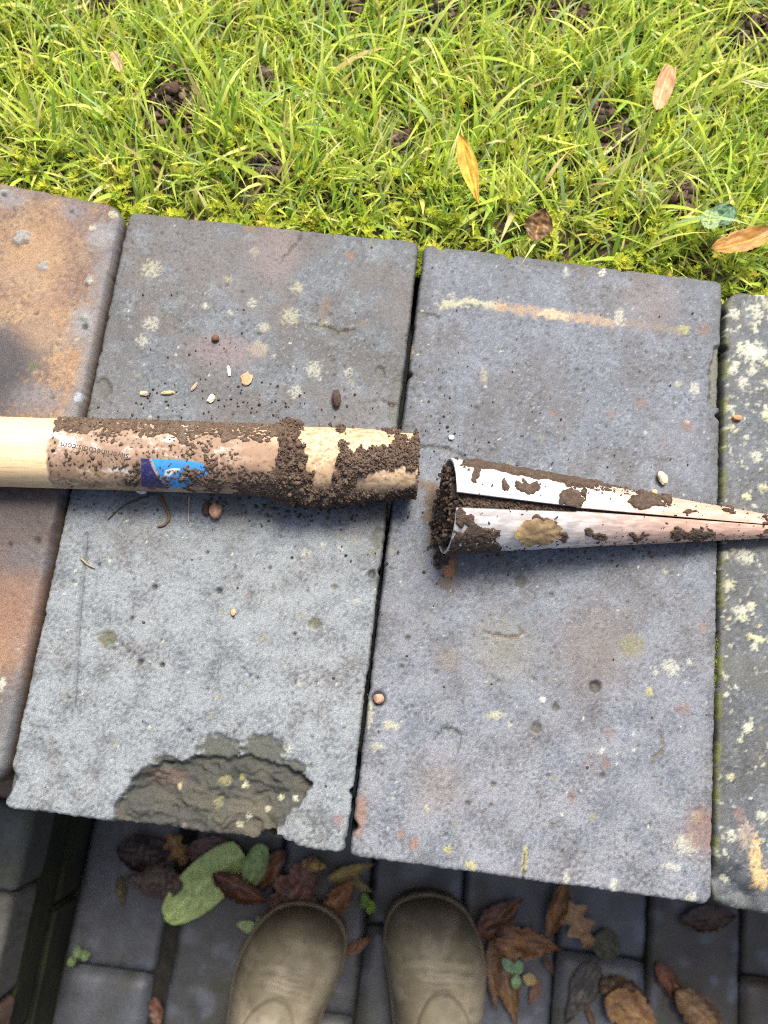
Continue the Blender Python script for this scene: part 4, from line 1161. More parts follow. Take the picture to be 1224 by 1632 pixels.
cmud = build('mud', to_parent(Pm, cone), [grid_faces(nS, NT, flip=True)], M['mud'], cone, np.concatenate([Cm, np.full(S.shape + (1,), 0.9)], -1))
# soil packed inside, bulging at the mouth
ns2, nt2 = 150, 120
sv2 = np.concatenate([np.linspace(-0.0015, 0.02, 40), np.linspace(0.0207, CL * 0.55, ns2 - 40)])
S2, T2 = np.meshgrid(sv2, np.linspace(0, 2 * math.pi, nt2, endpoint=False), indexing='ij')
r2 = np.maximum(c_rad(S2) - 0.0023 - 0.0024 * fbm(S2 * 260, T2 * 6, 651, 3), 0.0008)
r2 = r2 * np.where(S2 < 0.006, np.sqrt(np.clip((S2 + 0.0016) / 0.0076, 0, 1)) * 0.35 + 0.65, 1)
P2 = c_pt(S2 + 0.004 * (fbm(S2 * 120, T2 * 5, 652, 2) - 0.5), T2, r2)
P2[..., 2] = np.maximum(P2[..., 2], T + 0.0003)
cap = P2[0].mean(0)[None] - e_c * 0.001
j = np.arange(nt2)
C2 = (np.zeros(S2.shape + (3,)) + np.array((0.07, 0.049, 0.036))) * (0.4 + 1.2 * fbm(S2 * 300, T2 * 7, 653, 3))[..., None]
C2 = np.concatenate([C2.reshape(-1, 3), [[0.06, 0.042, 0.03]]])
core = build('soil_plug', to_parent(np.concatenate([P2.reshape(-1, 3), cap]), cone),
      [grid_faces(ns2, nt2, True, flip=True), np.stack([(j + 1) % nt2, j, np.full(nt2, ns2 * nt2)], -1)], M['mud'], cone, C2)
rg = np.random.default_rng(655)
nn = 520
a = rg.uniform(0, 2 * math.pi, nn); q = np.sqrt(rg.uniform(0, 1, nn)) * (CR - 0.0045)
Pe = A_c + e_c * rg.uniform(-0.003, 0.002, nn)[:, None] + (q * np.cos(a))[:, None] * u_c + (q * np.sin(a))[:, None] * n_c
sg = rg.uniform(0, CL * 0.34, 360); ag = TG + rg.uniform(-1, 1, 360) * c_gap(sg) * 0.9
Pg = c_pt(sg, ag, c_rad(sg) - 0.0030 - rg.uniform(0, 0.001, 360))
# spill under the mouth
ns_ = 240
sp = at2(706, 850)[None] + rg.normal(0, 1, (ns_, 2)) * np.array([0.0035, 0.011])
Ps = np.c_[sp, np.full(ns_, T + 0.0005) + rg.uniform(0, 0.0018, ns_)]
V, F, C3 = lumps(np.concatenate([Pe, Pg, Ps]), np.concatenate([rg.uniform(0.0006, 0.0015, nn), rg.uniform(0.0004, 0.0010, 360), rg.uniform(0.0004, 0.0013, ns_)]), 656, (0.085, 0.058, 0.040), 0.9)
o = build('soil_plug_crumbs', to_parent(V, cone), F, M['mud'], None, C3)
o.parent = core; o['kind'] = 'stuff'

# ---- torn dry leaf stuck to the lower flap of the cone ----
nu, nv_ = 26, 18
a = np.linspace(-1, 1, nu); b = np.linspace(-1, 1, nv_)
AA, BB = np.meshgrid(a, b, indexing='ij')
rr_ = np.maximum(np.abs(AA), np.abs(BB)); ll = np.hypot(AA, BB) + 1e-9
AA, BB = AA * rr_ / ll, BB * rr_ / ll                                   # disc, then a ragged outline
ph_ = np.arctan2(BB, AA)
rag = 0.72 + 0.55 * fbm(np.cos(ph_) * 2.2 + 5, np.sin(ph_) * 2.2, 671, 3)
def cone_sg(px, py):
    z = T + CR * 1.5
    for _ in range(12):
        p = np.array(at(px, py, z)); w = p - A_c
        s_ = min(max(w @ e_c, 0), CL); nn_ = w @ n_c; r_ = c_rad(s_)
        th_ = math.asin(max(-1, min(1, nn_ / r_)))
        z = float((A_c + s_ * e_c + r_ * math.cos(th_) * u_c + r_ * math.sin(th_) * n_c)[2])
    return s_, th_
s0, t0 = cone_sg(857, 848)
Sl = s0 + AA * rag * 0.0125; Tl = t0 + BB * rag * 0.0080 / c_rad(s0)
Pl = c_pt(Sl, Tl, c_rad(Sl) + 0.0009 + 0.0016 * fbm(AA * 2.5, BB * 2.5, 672, 3) + 0.0008 * (AA ** 2))
Cl = (np.zeros(AA.shape + (3,)) + np.array((0.33, 0.225, 0.115))) * (0.45 + 0.9 * fbm(AA * 3, BB * 3, 673, 4))[..., None]
Cl = mixc(Cl, (0.52, 0.37, 0.17), sstep(0.5, 0.9, -AA) * 0.7)
ctr = Pl.reshape(-1, 3).mean(0)
lf = build('leaf_fragment', Pl.reshape(-1, 3) - ctr, grid_faces(nu, nv_), M['leaf'], None, Cl)
lf.location = ctr
tag(lf, 'torn tan dry leaf fragment stuck to the lower side of the steel cone', 'leaf')

# ================================================================== small debris on the coping
rg = np.random.default_rng(661)
pts, rr = [], []
for (x, y, sx, sy, n, r0, r1) in [(300, 640, 130, 20, 60, .0003, .0009), (430, 640, 150, 14, 46, .0003, .0009), (500, 815, 90, 10, 120, .0003, .0011), (330, 800, 120, 12, 60, .0003, .0009),
                                  (850, 885, 150, 8, 70, .0003, .0009), (700, 700, 30, 30, 30, .0003, .0008), (340, 560, 50, 40, 16, .0003, .0008),
                                  (860, 740, 120, 20, 36, .0003, .0008), (600, 900, 400, 260, 90, .0003, .0008), (800, 560, 260, 120, 60, .0003, .0007)]:
    q = np.c_[rg.normal(x, sx, n), rg.normal(y, sy, n)]
    for a, b in q:
        if 6 < a < 1224 and 360 < b < 1260:
            w = at2(a, b)
            if -0.18 < w[0] < 0.19:
                pts.append((w[0], w[1], T + 0.0006)); rr.append(rg.uniform(r0, r1))
V, F, C = lumps(np.array(pts), np.array(rr), 662, (0.095, 0.065, 0.045), 0.7)
tag(build('soil_specks', V, F, M['mud'], None, C), 'scattered specks of dry soil on the coping bricks', 'soil', kind='stuff')

def stone(name, label, cat, px, py, r, sc, col, seed, z=T, rot=0.0, ico=None, jit=0.14, mat='stone', group=None):
    rgs = np.random.default_rng(seed)
    I, IF = ico or (ICO2, ICOF2)
    V = I * (1 + jit * rgs.uniform(-1, 1, (len(I), 1))) * np.array(sc) * r
    ca, sa = math.cos(rot), math.sin(rot)
    V = np.c_[V[:, 0] * ca - V[:, 1] * sa, V[:, 0] * sa + V[:, 1] * ca, V[:, 2]]
    V[:, 2] -= V[:, 2].min()
    C = np.array(col) * rgs.uniform(0.75, 1.2, (len(V), 1))
    o = build(name, V, IF, M[mat], None, np.c_[C, np.full(len(C), .75)], smooth=False)
    p = at(px, py, z); o.location = p
    return tag(o, label, cat, group)

stone('pebble', 'small reddish pebble beside the lower edge of the muddy handle', 'pebble', 345, 816, 0.0046, (0.8, 1.0, 0.75), (0.36, 0.20, 0.13), 1, T + 0.0002)
stone('mud_clod', 'dark crumb of mud touching the reddish pebble', 'mud', 330, 811, 0.0040, (0.6, 1.1, 0.5), (0.085, 0.055, 0.04), 2, T + 0.0002, mat='mud')
stone('pebble', 'small pinkish pebble lodged in a hole near the joint of two coping bricks', 'pebble', 604, 1113, 0.0031, (1, .9, .8), (0.42, 0.25, 0.17), 3, T - 0.002)
stone('pebble', 'pale tooth-shaped stone chip above the steel cone', 'pebble', 1053, 763, 0.0036, (0.75, 1.2, 0.6), (0.55, 0.47, 0.34), 4, T + 0.0002, rot=0.5)
stone('pebble', 'tiny yellow stone chip just above the steel cone', 'pebble', 1041, 785, 0.0018, (1, .9, .7), (0.6, 0.42, 0.2), 5, T + 0.0002)
stone('stone_chip', 'white stone chip on the third brick above the gap between handle and cone', 'chip', 719, 698, 0.0019, (1, .8, .6), (0.75, 0.75, 0.72), 6, T + 0.0002)
stone('seed_husk', 'pale oval seed husk above the handle, leftmost of the husks', 'seed husk', 230, 628, 0.0024, (1.1, .7, .4), (0.42, 0.37, 0.24), 7, T + 0.0002)
stone('seed_husk', 'long pale seed husk lying between two other husks above the handle', 'seed husk', 268, 627, 0.0034, (1.3, .40, .3), (0.42, 0.36, 0.20), 8, T + 0.0002, rot=0.2)
stone('seed_husk', 'thin brown-edged seed husk tilted upright above the handle', 'seed husk', 310, 617, 0.0026, (0.4, 1.2, .3), (0.36, 0.28, 0.18), 9, T + 0.0002, rot=-0.45)
stone('bark_flake', 'square tan flake of bark on the second coping brick', 'flake', 393, 604, 0.0040, (0.85, 1.1, .16), (0.40, 0.27, 0.15), 10, T + 0.0004, rot=0.2, jit=0.28)
stone('stone_chip', 'white angular chip close above the muddy handle', 'chip', 337, 636, 0.0028, (0.75, 1.05, .3), (0.55, 0.52, 0.42), 11, T + 0.0002, rot=-0.5, jit=0.25)
stone('stone_chip', 'thin whitish sliver beside the square tan bark flake', 'chip', 365, 592, 0.0030, (0.35, 1.2, .25), (0.66, 0.66, 0.58), 12, T + 0.0002, rot=0.3)
stone('mud_clod', 'dark oval mud pellet above the muddy handle near the joint', 'mud', 536, 637, 0.0045, (0.62, 1.15, .5), (0.075, 0.05, 0.04), 13, T + 0.0002, rot=0.12, mat='mud', jit=0.2)
stone('pebble', 'orange crumb on the lichen-spotted right brick', 'pebble', 1173, 667, 0.0025, (1.2, .7, .6), (0.50, 0.24, 0.11), 14, T - 0.0008)
stone('pebble', 'tiny orange crumb on the pale middle of the chipped brick', 'pebble', 372, 976, 0.0019, (.8, 1, .5), (0.55, 0.34, 0.16), 15, T + 0.0002)
stone('mud_clod', 'small reddish brown crumb on the second brick left of the bark flake', 'mud', 344, 541, 0.0024, (1, .9, .7), (0.14, 0.07, 0.045), 16, T + 0.0002)
stone('stone_chip', 'white chip sticking out under the clean wood of the handle', 'chip', 226, 784, 0.0026, (1.3, .6, .5), (0.72, 0.7, 0.66), 17, T + 0.0005)

def tube(name, pts, rads, mat, col, parent=None, seg=7, rough=0.8):
    pts = np.array(pts, float); n = len(pts)
    tan = np.gradient(pts, axis=0); tan /= np.linalg.norm(tan, axis=1)[:, None] + 1e-12
    V = []
    for p, t, r in zip(pts, tan, rads):
        a = np.cross(t, [0, 0, 1.0]); a = a if np.linalg.norm(a) > 1e-3 else np.array([1.0, 0, 0]); a /= np.linalg.norm(a)
        b = np.cross(t, a)
        for k in range(seg):
            w = 2 * math.pi * k / seg
            V.append(p + r * (math.cos(w) * a + math.sin(w) * b))
    V = np.array(V)
    cols = np.zeros((len(V), 4)) + np.array((*col, rough))
    return build(name, V, grid_faces(n, seg, True), mat, parent, cols)

def bez(P, n=18):
    P = np.array(P, float); t = np.linspace(0, len(P) - 1, n)
    out = np.zeros((n, P.shape[1]))
    for k in range(P.shape[1]):
        out[:, k] = np.interp(t, np.arange(len(P)), P[:, k])
    for _ in range(2):
        out[1:-1] = (out[:-2] + 2 * out[1:-1] + out[2:]) / 4
    return out

def root(label, pix, r0, r1, col, zs=None):
    W = bez([(*at2(x, y), T + 0.0010 + (zs[i] if zs else 0)) for i, (x, y) in enumerate(pix)], 24)
    o = tube('rootlet', W, np.linspace(r0, r1, len(W)), M['stone'], col)
    c = W.mean(0); V = np.array([v.co[:] for v in o.data.vertices]) - c
    o.data.vertices.foreach_set('co', V.astype(np.float32).ravel()); o.data.update(); o.location = c
    return tag(o, label, 'rootlet')
root('brown hooked rootlet curling below the blue label of the handle', [(255, 790), (264, 808), (270, 820), (270, 830), (262, 838), (252, 840)], 0.0012, 0.0006, (0.12, 0.075, 0.04))
root('thin pale straight rootlet below the handle, between hooked rootlet and pebble', [(302, 793), (301, 812), (301, 833)], 0.0006, 0.0003, (0.34, 0.27, 0.17))
root('dark thread of root trailing from the handle towards the left joint', [(250, 788), (228, 794), (205, 802), (190, 812), (173, 828)], 0.0005, 0.0003, (0.05, 0.045, 0.03), [.002, .0005, 0, 0, 0])
root('dry grass stalk lying on the groove of the chipped brick', [(130, 890), (140, 900), (152, 906)], 0.0006, 0.0003, (0.30, 0.24, 0.12))

# ================================================================== leaves
def leaf(name, label, px, py, z, Lpx, Wpx, ang, c1, c2=None, curl=0.4, bend=0.3, veins=0.6, shape='oval', mpp=0.00070, tiltz=0.0, lift=0.0, cat='leaf',
         seed=0, rough=0.45, twist=0.0, group=None, nv=8):
    """a curled leaf: length and width in photo pixels, ang = image direction base -> tip in degrees (0 right, 90 down)"""
    rgl = np.random.default_rng(seed + 900)
    if mpp > 0.0006: Lpx, Wpx = Lpx * 1.0, Wpx * 1.0
    L, Wd = Lpx * mpp, Wpx * mpp
    nu, nw = 34, 19
    t = np.linspace(0, 1, nu); v = np.linspace(-1, 1, nw)
    TT, VV = np.meshgrid(t, v, indexing='ij')
    if shape == 'oval':   prof = np.sin(np.pi * np.clip(t, 0, 1) ** 0.85) ** 0.75
    elif shape == 'lance': prof = np.sin(np.pi * t ** 0.75) ** 1.1
    elif shape == 'blunt': prof = np.clip(np.sin(np.pi * np.clip(t * 0.93 + 0.07, 0, 1)), 0, 1) ** 0.42
    elif shape == 'pointed': prof = np.sin(np.pi * t ** 0.7) ** 0.9 * (1 - 0.25 * t)
    elif shape == 'oak':  prof = np.sin(np.pi * t ** 0.9) ** 0.6 * (0.78 + 0.30 * np.cos(t * 2 * np.pi * 3.1 + 0.5))
    else: prof = np.sin(np.pi * t) ** 0.7
    prof = prof * (1 + 0.07 * np.sin(t * 2 * np.pi * (nv + 1)) * (veins > 0.3)) * (1 + rgl.uniform(-.07, .07, nu) * (0.1 if veins < 0.15 else 1)) * (1 - (0.0 if veins < 0.15 else 0.22) * sstep(0.60, 0.75, fbm(t * 7, t * 0, seed + 11, 2)))
    hw = 0.5 * Wd * prof[:, None]
    phi = curl * VV
    ac = np.where(np.abs(curl) > 1e-3, np.sin(phi) / max(abs(curl), 1e-3) * np.sign(curl) if curl else VV, VV)
    Yl = hw * ac
    Zl = hw * (1 - np.cos(phi)) / max(abs(curl), 1e-3) * (1 if curl >= 0 else -1)
    a = bend * (TT - 0.5) + twist * VV * 0.3
    Xl = L * (np.sin(a) / bend if abs(bend) > 1e-3 else TT - 0.5)
    Zl = Zl + L * ((1 - np.cos(a)) / bend if abs(bend) > 1e-3 else 0 * TT)
    ph = (TT * nv - np.abs(VV) * 1.1) * 2 * np.pi
    Zl = Zl + veins * 0.0011 * np.cos(ph) * (1 - np.abs(VV) ** 4) * np.clip(np.abs(VV) * 4, 0, 1) * (Wd / 0.03)
    Zl = Zl + 0.0075 * (fbm(TT * 4, VV * 2, seed + 3, 3) - 0.5) * (Wd / 0.03) - 0.0010 * np.exp(-(VV / 0.10) ** 2)
    c1 = np.array(c1); c2 = np.array(c2 if c2 is not None else c1 * 0.6)
    k = sstep(0.3, 0.7, fbm(TT * 3.3, VV * 1.6, seed + 5, 3))
    C = c1 * (1 - k[..., None]) + c2 * k[..., None]
    C = C * (0.85 + 0.22 * np.cos(ph) * veins)[..., None]
    C = mixc(C, c1 * 1.35, np.exp(-(VV / 0.07) ** 2) * 0.7)
    C = mixc(C, c1 * 1.2, np.exp(-((np.abs(((TT * nv - np.abs(VV) * 1.1) % 1) - 0.5)) / 0.09) ** 2) * 0.35)
    C = mixc(C, c2 * 0.35, sstep(0.66, 0.76, fbm(TT * 9, VV * 5, seed + 7, 3)) * 0.7)
    # stalk
    o = build(name, np.stack([Xl, Yl, Zl], -1), grid_faces(nu, nw), M['leaf'], None, np.concatenate([C, np.full(C.shape[:2] + (1,), rough)], -1))
    p0, p1 = at(px, py, z), at(px + math.cos(math.radians(ang)) * 20, py + math.sin(math.radians(ang)) * 20, z)
    yaw = math.atan2(p1.y - p0.y, p1.x - p0.x)
    o.rotation_euler = (twist * 0.5, tiltz, yaw)
    zmin = min((o.rotation_euler.to_matrix() @ vv.co).z for vv in o.data.vertices)
    o.location = (p0.x, p0.y, z - zmin + lift)
    return tag(o, label, cat, group)

BR1, BR2, BR3 = (0.20, 0.085, 0.035), (0.075, 0.040, 0.026), (0.34, 0.165, 0.05)
G0 = 0.003
leaf('green_leaf', 'large smooth green leaf lying on the paving under the coping', 328, 1406, G0, 154, 74, 138, (0.50, 0.62, 0.23), (0.43, 0.56, 0.19), 0.22, 0.25, 0.12, 'blunt', seed=1, nv=6, lift=0.006, rough=0.55)
leaf('green_leaf', 'small folded green leaf tip next to the large green leaf', 412, 1370, G0, 62, 40, -70, (0.33, 0.46, 0.16), None, 0.7, 0.5, 0.1, 'blunt', seed=2, lift=0.016)
leaf('fallen_leaf', 'boat-shaped curled brown leaf lying across the green leaf', 386, 1408, G0, 98, 56, 28, (0.17, 0.068, 0.028), BR2, 1.5, 0.5, 0.35, 'oval', seed=3, lift=0.015)
leaf('fallen_leaf', 'orange brown leaf behind the small green leaf tip', 428, 1385, G0, 84, 50, -50, (0.22, 0.095, 0.035), BR2, 0.9, 0.4, 0.3, 'oval', seed=4, lift=0.005)
leaf('fallen_leaf', 'almost black ribbed leaf under the coping edge, left of the others', 236, 1358, G0, 100, 60, 8, (0.050, 0.030, 0.026), (0.03, 0.02, 0.018), 0.8, 0.4, 1.0, 'oval', seed=5, nv=9)
leaf('fallen_leaf', 'grey brown ribbed leaf with a tan tip beside the green leaf', 252, 1402, G0, 92, 56, -170, (0.125, 0.085, 0.062), (0.085, 0.058, 0.048), -0.6, 0.4, 1.0, 'oval', seed=6, nv=8, lift=0.006)
leaf('fallen_leaf', 'crumpled ochre leaf scrap under the coping edge', 287, 1348, G0, 58, 42, 60, (0.27, 0.155, 0.05), (0.15, 0.08, 0.03), 0.8, 0.9, 0.4, 'oak', seed=7, lift=0.012)
leaf('fallen_leaf', 'flat mauve brown leaf behind the large green leaf', 335, 1352, G0, 84, 40, -12, (0.135, 0.075, 0.055), (0.09, 0.05, 0.04), 0.3, 0.2, 0.3, 'oval', seed=8)
leaf('fallen_leaf', 'thin brown leaf sliver alone on the paver at the left', 194, 1420, G0, 46, 18, 82, (0.13, 0.10, 0.04), (0.07, 0.05, 0.025), 0.7, 0.4, 0.2, 'lance', seed=9)
leaf('fallen_leaf', 'reddish brown leaf with strong ribs above the left boot toe', 474, 1414, G0, 124, 74, -58, (0.205, 0.095, 0.058), (0.115, 0.060, 0.045), 0.5, 0.5, 1.2, 'oval', seed=10, nv=10, lift=0.008)
leaf('fallen_leaf', 'twisted orange brown leaf to the right of the ribbed leaf', 538, 1432, G0, 84, 44, -52, (0.30, 0.135, 0.040), (0.14, 0.062, 0.03), 1.0, 0.8, 0.4, 'oval', seed=11, lift=0.006)
leaf('fallen_leaf', 'small yellow leaf right under the coping corner', 503, 1374, G0, 44, 20, 10, (0.42, 0.30, 0.06), (0.3, 0.2, 0.05), 0.6, 0.6, 0.2, 'lance', seed=12, lift=0.014)
leaf('fallen_leaf', 'narrow ochre leaf under the joint of the two middle bricks', 560, 1384, G0, 84, 24, -18, (0.33, 0.25, 0.075), (0.2, 0.15, 0.06), 0.9, 0.6, 0.2, 'lance', seed=13, lift=0.012)
leaf('fallen_leaf', 'narrow olive leaf crossing the ochre leaf', 562, 1402, G0, 80, 28, 28, (0.23, 0.21, 0.07), (0.14, 0.12, 0.05), 0.6, 0.5, 0.2, 'lance', seed=14, lift=0.004)
leaf('fallen_leaf', 'curled rust brown leaf touching the right boot', 796, 1456, G0, 92, 56, -38, (0.20, 0.085, 0.038), BR2, 0.9, 0.5, 0.3, 'pointed', seed=15, lift=0.004)
leaf('fallen_leaf', 'pointed leaf, half orange half dark, pointing right beside the right boot', 838, 1500, G0, 112, 58, 8, (0.32, 0.145, 0.04), (0.085, 0.045, 0.03), 0.6, 0.3, 0.4, 'pointed', seed=16, lift=0.006)
leaf('fallen_leaf', 'narrow ribbed leaf standing on edge along the right boot', 784, 1548, G0, 110, 34, 86, (0.22, 0.13, 0.07), (0.11, 0.06, 0.04), 1.3, 0.3, 1.4, 'lance', seed=17, nv=11, lift=0.004)
leaf('fallen_leaf', 'long umber leaf hanging down between boot and seedling', 808, 1566, G0, 124, 52, 78, (0.20, 0.115, 0.042), (0.12, 0.065, 0.03), 0.8, 0.3, 0.5, 'pointed', seed=18)
leaf('fallen_leaf', 'upright folded orange leaf under the coping, right of the boots', 884, 1446, G0, 96, 42, 108, (0.30, 0.145, 0.042), (0.12, 0.055, 0.025), 1.3, 0.4, 0.4, 'oval', seed=19, lift=0.004)
leaf('fallen_leaf', 'pale tan lobed leaf lying on the paving', 917, 1467, G0, 78, 52, 62, (0.40, 0.245, 0.12), (0.34, 0.20, 0.10), 0.3, 0.3, 0.2, 'oak', seed=20, lift=0.008, rough=0.7)
leaf('fallen_leaf', 'flat dark wet leaf stuck to the paving', 926, 1582, G0, 104, 52, 118, (0.060, 0.052, 0.045), (0.045, 0.04, 0.035), 0.06, 0.05, 0.2, 'pointed', seed=21)
leaf('fallen_leaf', 'round olive wet stain on the paver, made as a thin leaf disc', 966, 1506, G0, 46, 44, 60, (0.070, 0.068, 0.032), (0.06, 0.06, 0.03), 0.05, 0.05, 0.1, 'blunt', seed=22)  # a round wet stain, modelled with a flat leaf disc
leaf('fallen_leaf', 'broad tan leaf at the bottom edge, below the dark wet leaf', 1000, 1606, G0, 90, 66, 30, (0.34, 0.19, 0.065), (0.22, 0.11, 0.045), 0.5, 0.4, 0.3, 'oval', seed=23, lift=0.006)
leaf('fallen_leaf', 'dark umber leaf tucked behind the broad tan leaf', 992, 1580, G0, 84, 50, 22, (0.12, 0.07, 0.035), (0.06, 0.036, 0.022), 0.6, 0.4, 0.4, 'oval', seed=24)
leaf('fallen_leaf', 'red brown leaf with a turned-up edge at the lower right', 1068, 1570, G0, 82, 40, 58, (0.22, 0.085, 0.035), (0.08, 0.04, 0.025), 1.1, 0.4, 0.4, 'pointed', seed=25)
leaf('fallen_leaf', 'light brown leaf at the bottom edge, furthest right', 1108, 1608, G0, 96, 60, 42, (0.26, 0.15, 0.065), (0.13, 0.075, 0.04), 0.8, 0.6, 0.5, 'oval', seed=26, lift=0.004)
leaf('fallen_leaf', 'very dark leaf in the shadow of the right coping edge', 1124, 1460, G0, 92, 44, -6, (0.085, 0.045, 0.028), (0.05, 0.03, 0.02), 0.7, 0.5, 0.4, 'oval', seed=27, lift=0.004)
leaf('fallen_leaf', 'small brown leaf curl beside the seedling', 874, 1538, G0, 34, 15, 62, (0.12, 0.06, 0.035), None, 0.8, 0.5, 0.2, 'lance', seed=28)
leaf('fallen_leaf', 'small reddish leaf scrap below the seedling', 852, 1580, G0, 40, 18, 110, (0.20, 0.10, 0.07), None, 0.4, 0.4, 0.2, 'oval', seed=29)
leaf('fallen_leaf', 'thin curled brown strip near the broad tan leaf', 940, 1618, G0, 50, 12, 70, (0.15, 0.085, 0.04), None, 0.9, 1.0, 0.2, 'lance', seed=30)
leaf('fallen_leaf', 'reddish leaf scrap in the joint right of the left boot', 572, 1506, G0, 50, 20, -35, (0.19, 0.085, 0.04), (0.09, 0.045, 0.03), 0.6, 0.3, 0.2, 'lance', seed=31)
leaf('fallen_leaf', 'brown leaf scrap in the wide dark joint at the left', 250, 1612, -0.004, 44, 24, 80, (0.16, 0.075, 0.045), None, 0.5, 0.4, 0.2, 'oval', seed=32)
# in the lawn
GZ = T + 0.012
leaf('fallen_leaf', 'peach coloured folded leaf lying on top of the grass', 1050, 156, GZ, 88, 34, 108, (0.66, 0.36, 0.19), (0.60, 0.31, 0.15), 1.0, 0.6, 0.12, 'blunt', mpp=0.00041, seed=41, lift=0.004, rough=0.7)
leaf('fallen_leaf', 'slim bright yellow leaf standing in the grass', 740, 308, GZ - 0.012, 112, 30, 70, (0.66, 0.42, 0.05), (0.62, 0.38, 0.05), 0.6, 0.3, 0.1, 'lance', mpp=0.00041, seed=42, lift=0.016, rough=0.7, tiltz=0.25)
leaf('fallen_leaf', 'small brown leaf stuck between grass and the back edge of the coping', 848, 388, GZ - 0.030, 50, 46, -70, (0.30, 0.17, 0.06), (0.16, 0.085, 0.035), 0.6, 0.3, 0.2, 'oval', mpp=0.00041, seed=43, lift=0.016, tiltz=-0.5)
leaf('fallen_leaf', 'long orange leaf bent over the coping corner at the right', 1178, 402, GZ - 0.02, 150, 40, -18, (0.46, 0.23, 0.05), (0.40, 0.20, 0.045), 0.7, 0.7, 0.2, 'lance', mpp=0.00041, seed=44, lift=0.012)
leaf('clover_leaf', 'pale round bluish green leaf in the grass at the right', 1112, 378, GZ - 0.02, 34, 30, 100, (0.33, 0.47, 0.20), None, 0.3, 0.3, 0.1, 'blunt', mpp=0.00041, seed=45, lift=0.016, rough=0.6)
leaf('clover_leaf', 'dark bluish green leaf beside the pale round one', 1138, 362, GZ - 0.02, 44, 38, -40, (0.085, 0.19, 0.085), None, 0.3, 0.3, 0.1, 'blunt', mpp=0.00041, seed=46, lift=0.012, rough=0.5)
leaf('fallen_leaf', 'short tan leaf upright in the grass at the left', 196, 125, GZ - 0.01, 42, 16, 70, (0.55, 0.38, 0.18), None, 0.6, 0.3, 0.1, 'blunt', mpp=0.00041, seed=47, lift=0.012, rough=0.7)
leaf('fallen_leaf', 'pale yellow broken grass straw in the lawn at the right', 1190, 168, GZ - 0.006, 62, 12, 12, (0.52, 0.55, 0.2), None, 0.6, 0.3, 0.0, 'blunt', mpp=0.00041, seed=48, lift=0.016)

# ---- seedlings in the paving joints ----
def seedling(label, px, py, spec, z=0.001):
    root_ = empty('seedling', tuple(at(px, py, z)))
    tag(root_, label, 'seedling')
    tube('stem', [(0, 0, -0.004), (0.0006, 0, 0.006), (0, 0.001, 0.014)], [0.0010, 0.0009, 0.0007], M['leaf'], (0.12, 0.20, 0.05), root_)
    for k, (dx, dy, L, Wd, ang, c) in enumerate(spec):
        o = leaf('leaf', None, px + dx, py + dy, z + 0.010, L, Wd, ang, c, tuple(np.array(c) * 0.75), 0.3, 0.5, 0.2, 'oval', seed=60 + k + px, cat=None, nv=5)
        for a in ('label', 'category', 'group'):
            if a in o: del o[a]
        o.location = Vector(o.location) - Vector(root_.location)
        o.parent = root_
PG, MG = (0.28, 0.36, 0.16), (0.16, 0.28, 0.06)
seedling('light green seedling with pointed leaves beside the left boot toe', 412, 1482, [(-16, -6, 40, 18, -165, PG), (2, -8, 30, 14, -100, PG), (-2, 14, 36, 15, 115, MG), (20, -18, 22, 14, -60, MG)])
seedling('tiny pale clover-like seedling on the paver at far left', 123, 1524, [(-8, 8, 16, 14, 140, (0.18, 0.26, 0.10)), (2, -8, 18, 16, -90, (0.18, 0.26, 0.10)), (13, -2, 18, 16, -10, (0.18, 0.26, 0.10))])
seedling('small bright green moss-like sprout in the joint between the boots', 587, 1440, [(-5, -8, 20, 14, -120, (0.14, 0.26, 0.03)), (5, 4, 20, 14, 60, (0.18, 0.32, 0.03)), (2, 10, 14, 10, 90, (0.28, 0.40, 0.04)), (-8, 2, 16, 10, 180, (0.12, 0.22, 0.03))])
seedling('blue green seedling with one yellowed leaf right of the right boot', 824, 1552, [(-14, -14, 30, 18, -135, (0.18, 0.30, 0.17)), (2, -12, 22, 16, -80, (0.22, 0.36, 0.17)), (-2, 12, 22, 16, 100, (0.24, 0.38, 0.17)), (20, 8, 24, 18, 20, (0.42, 0.32, 0.12))])

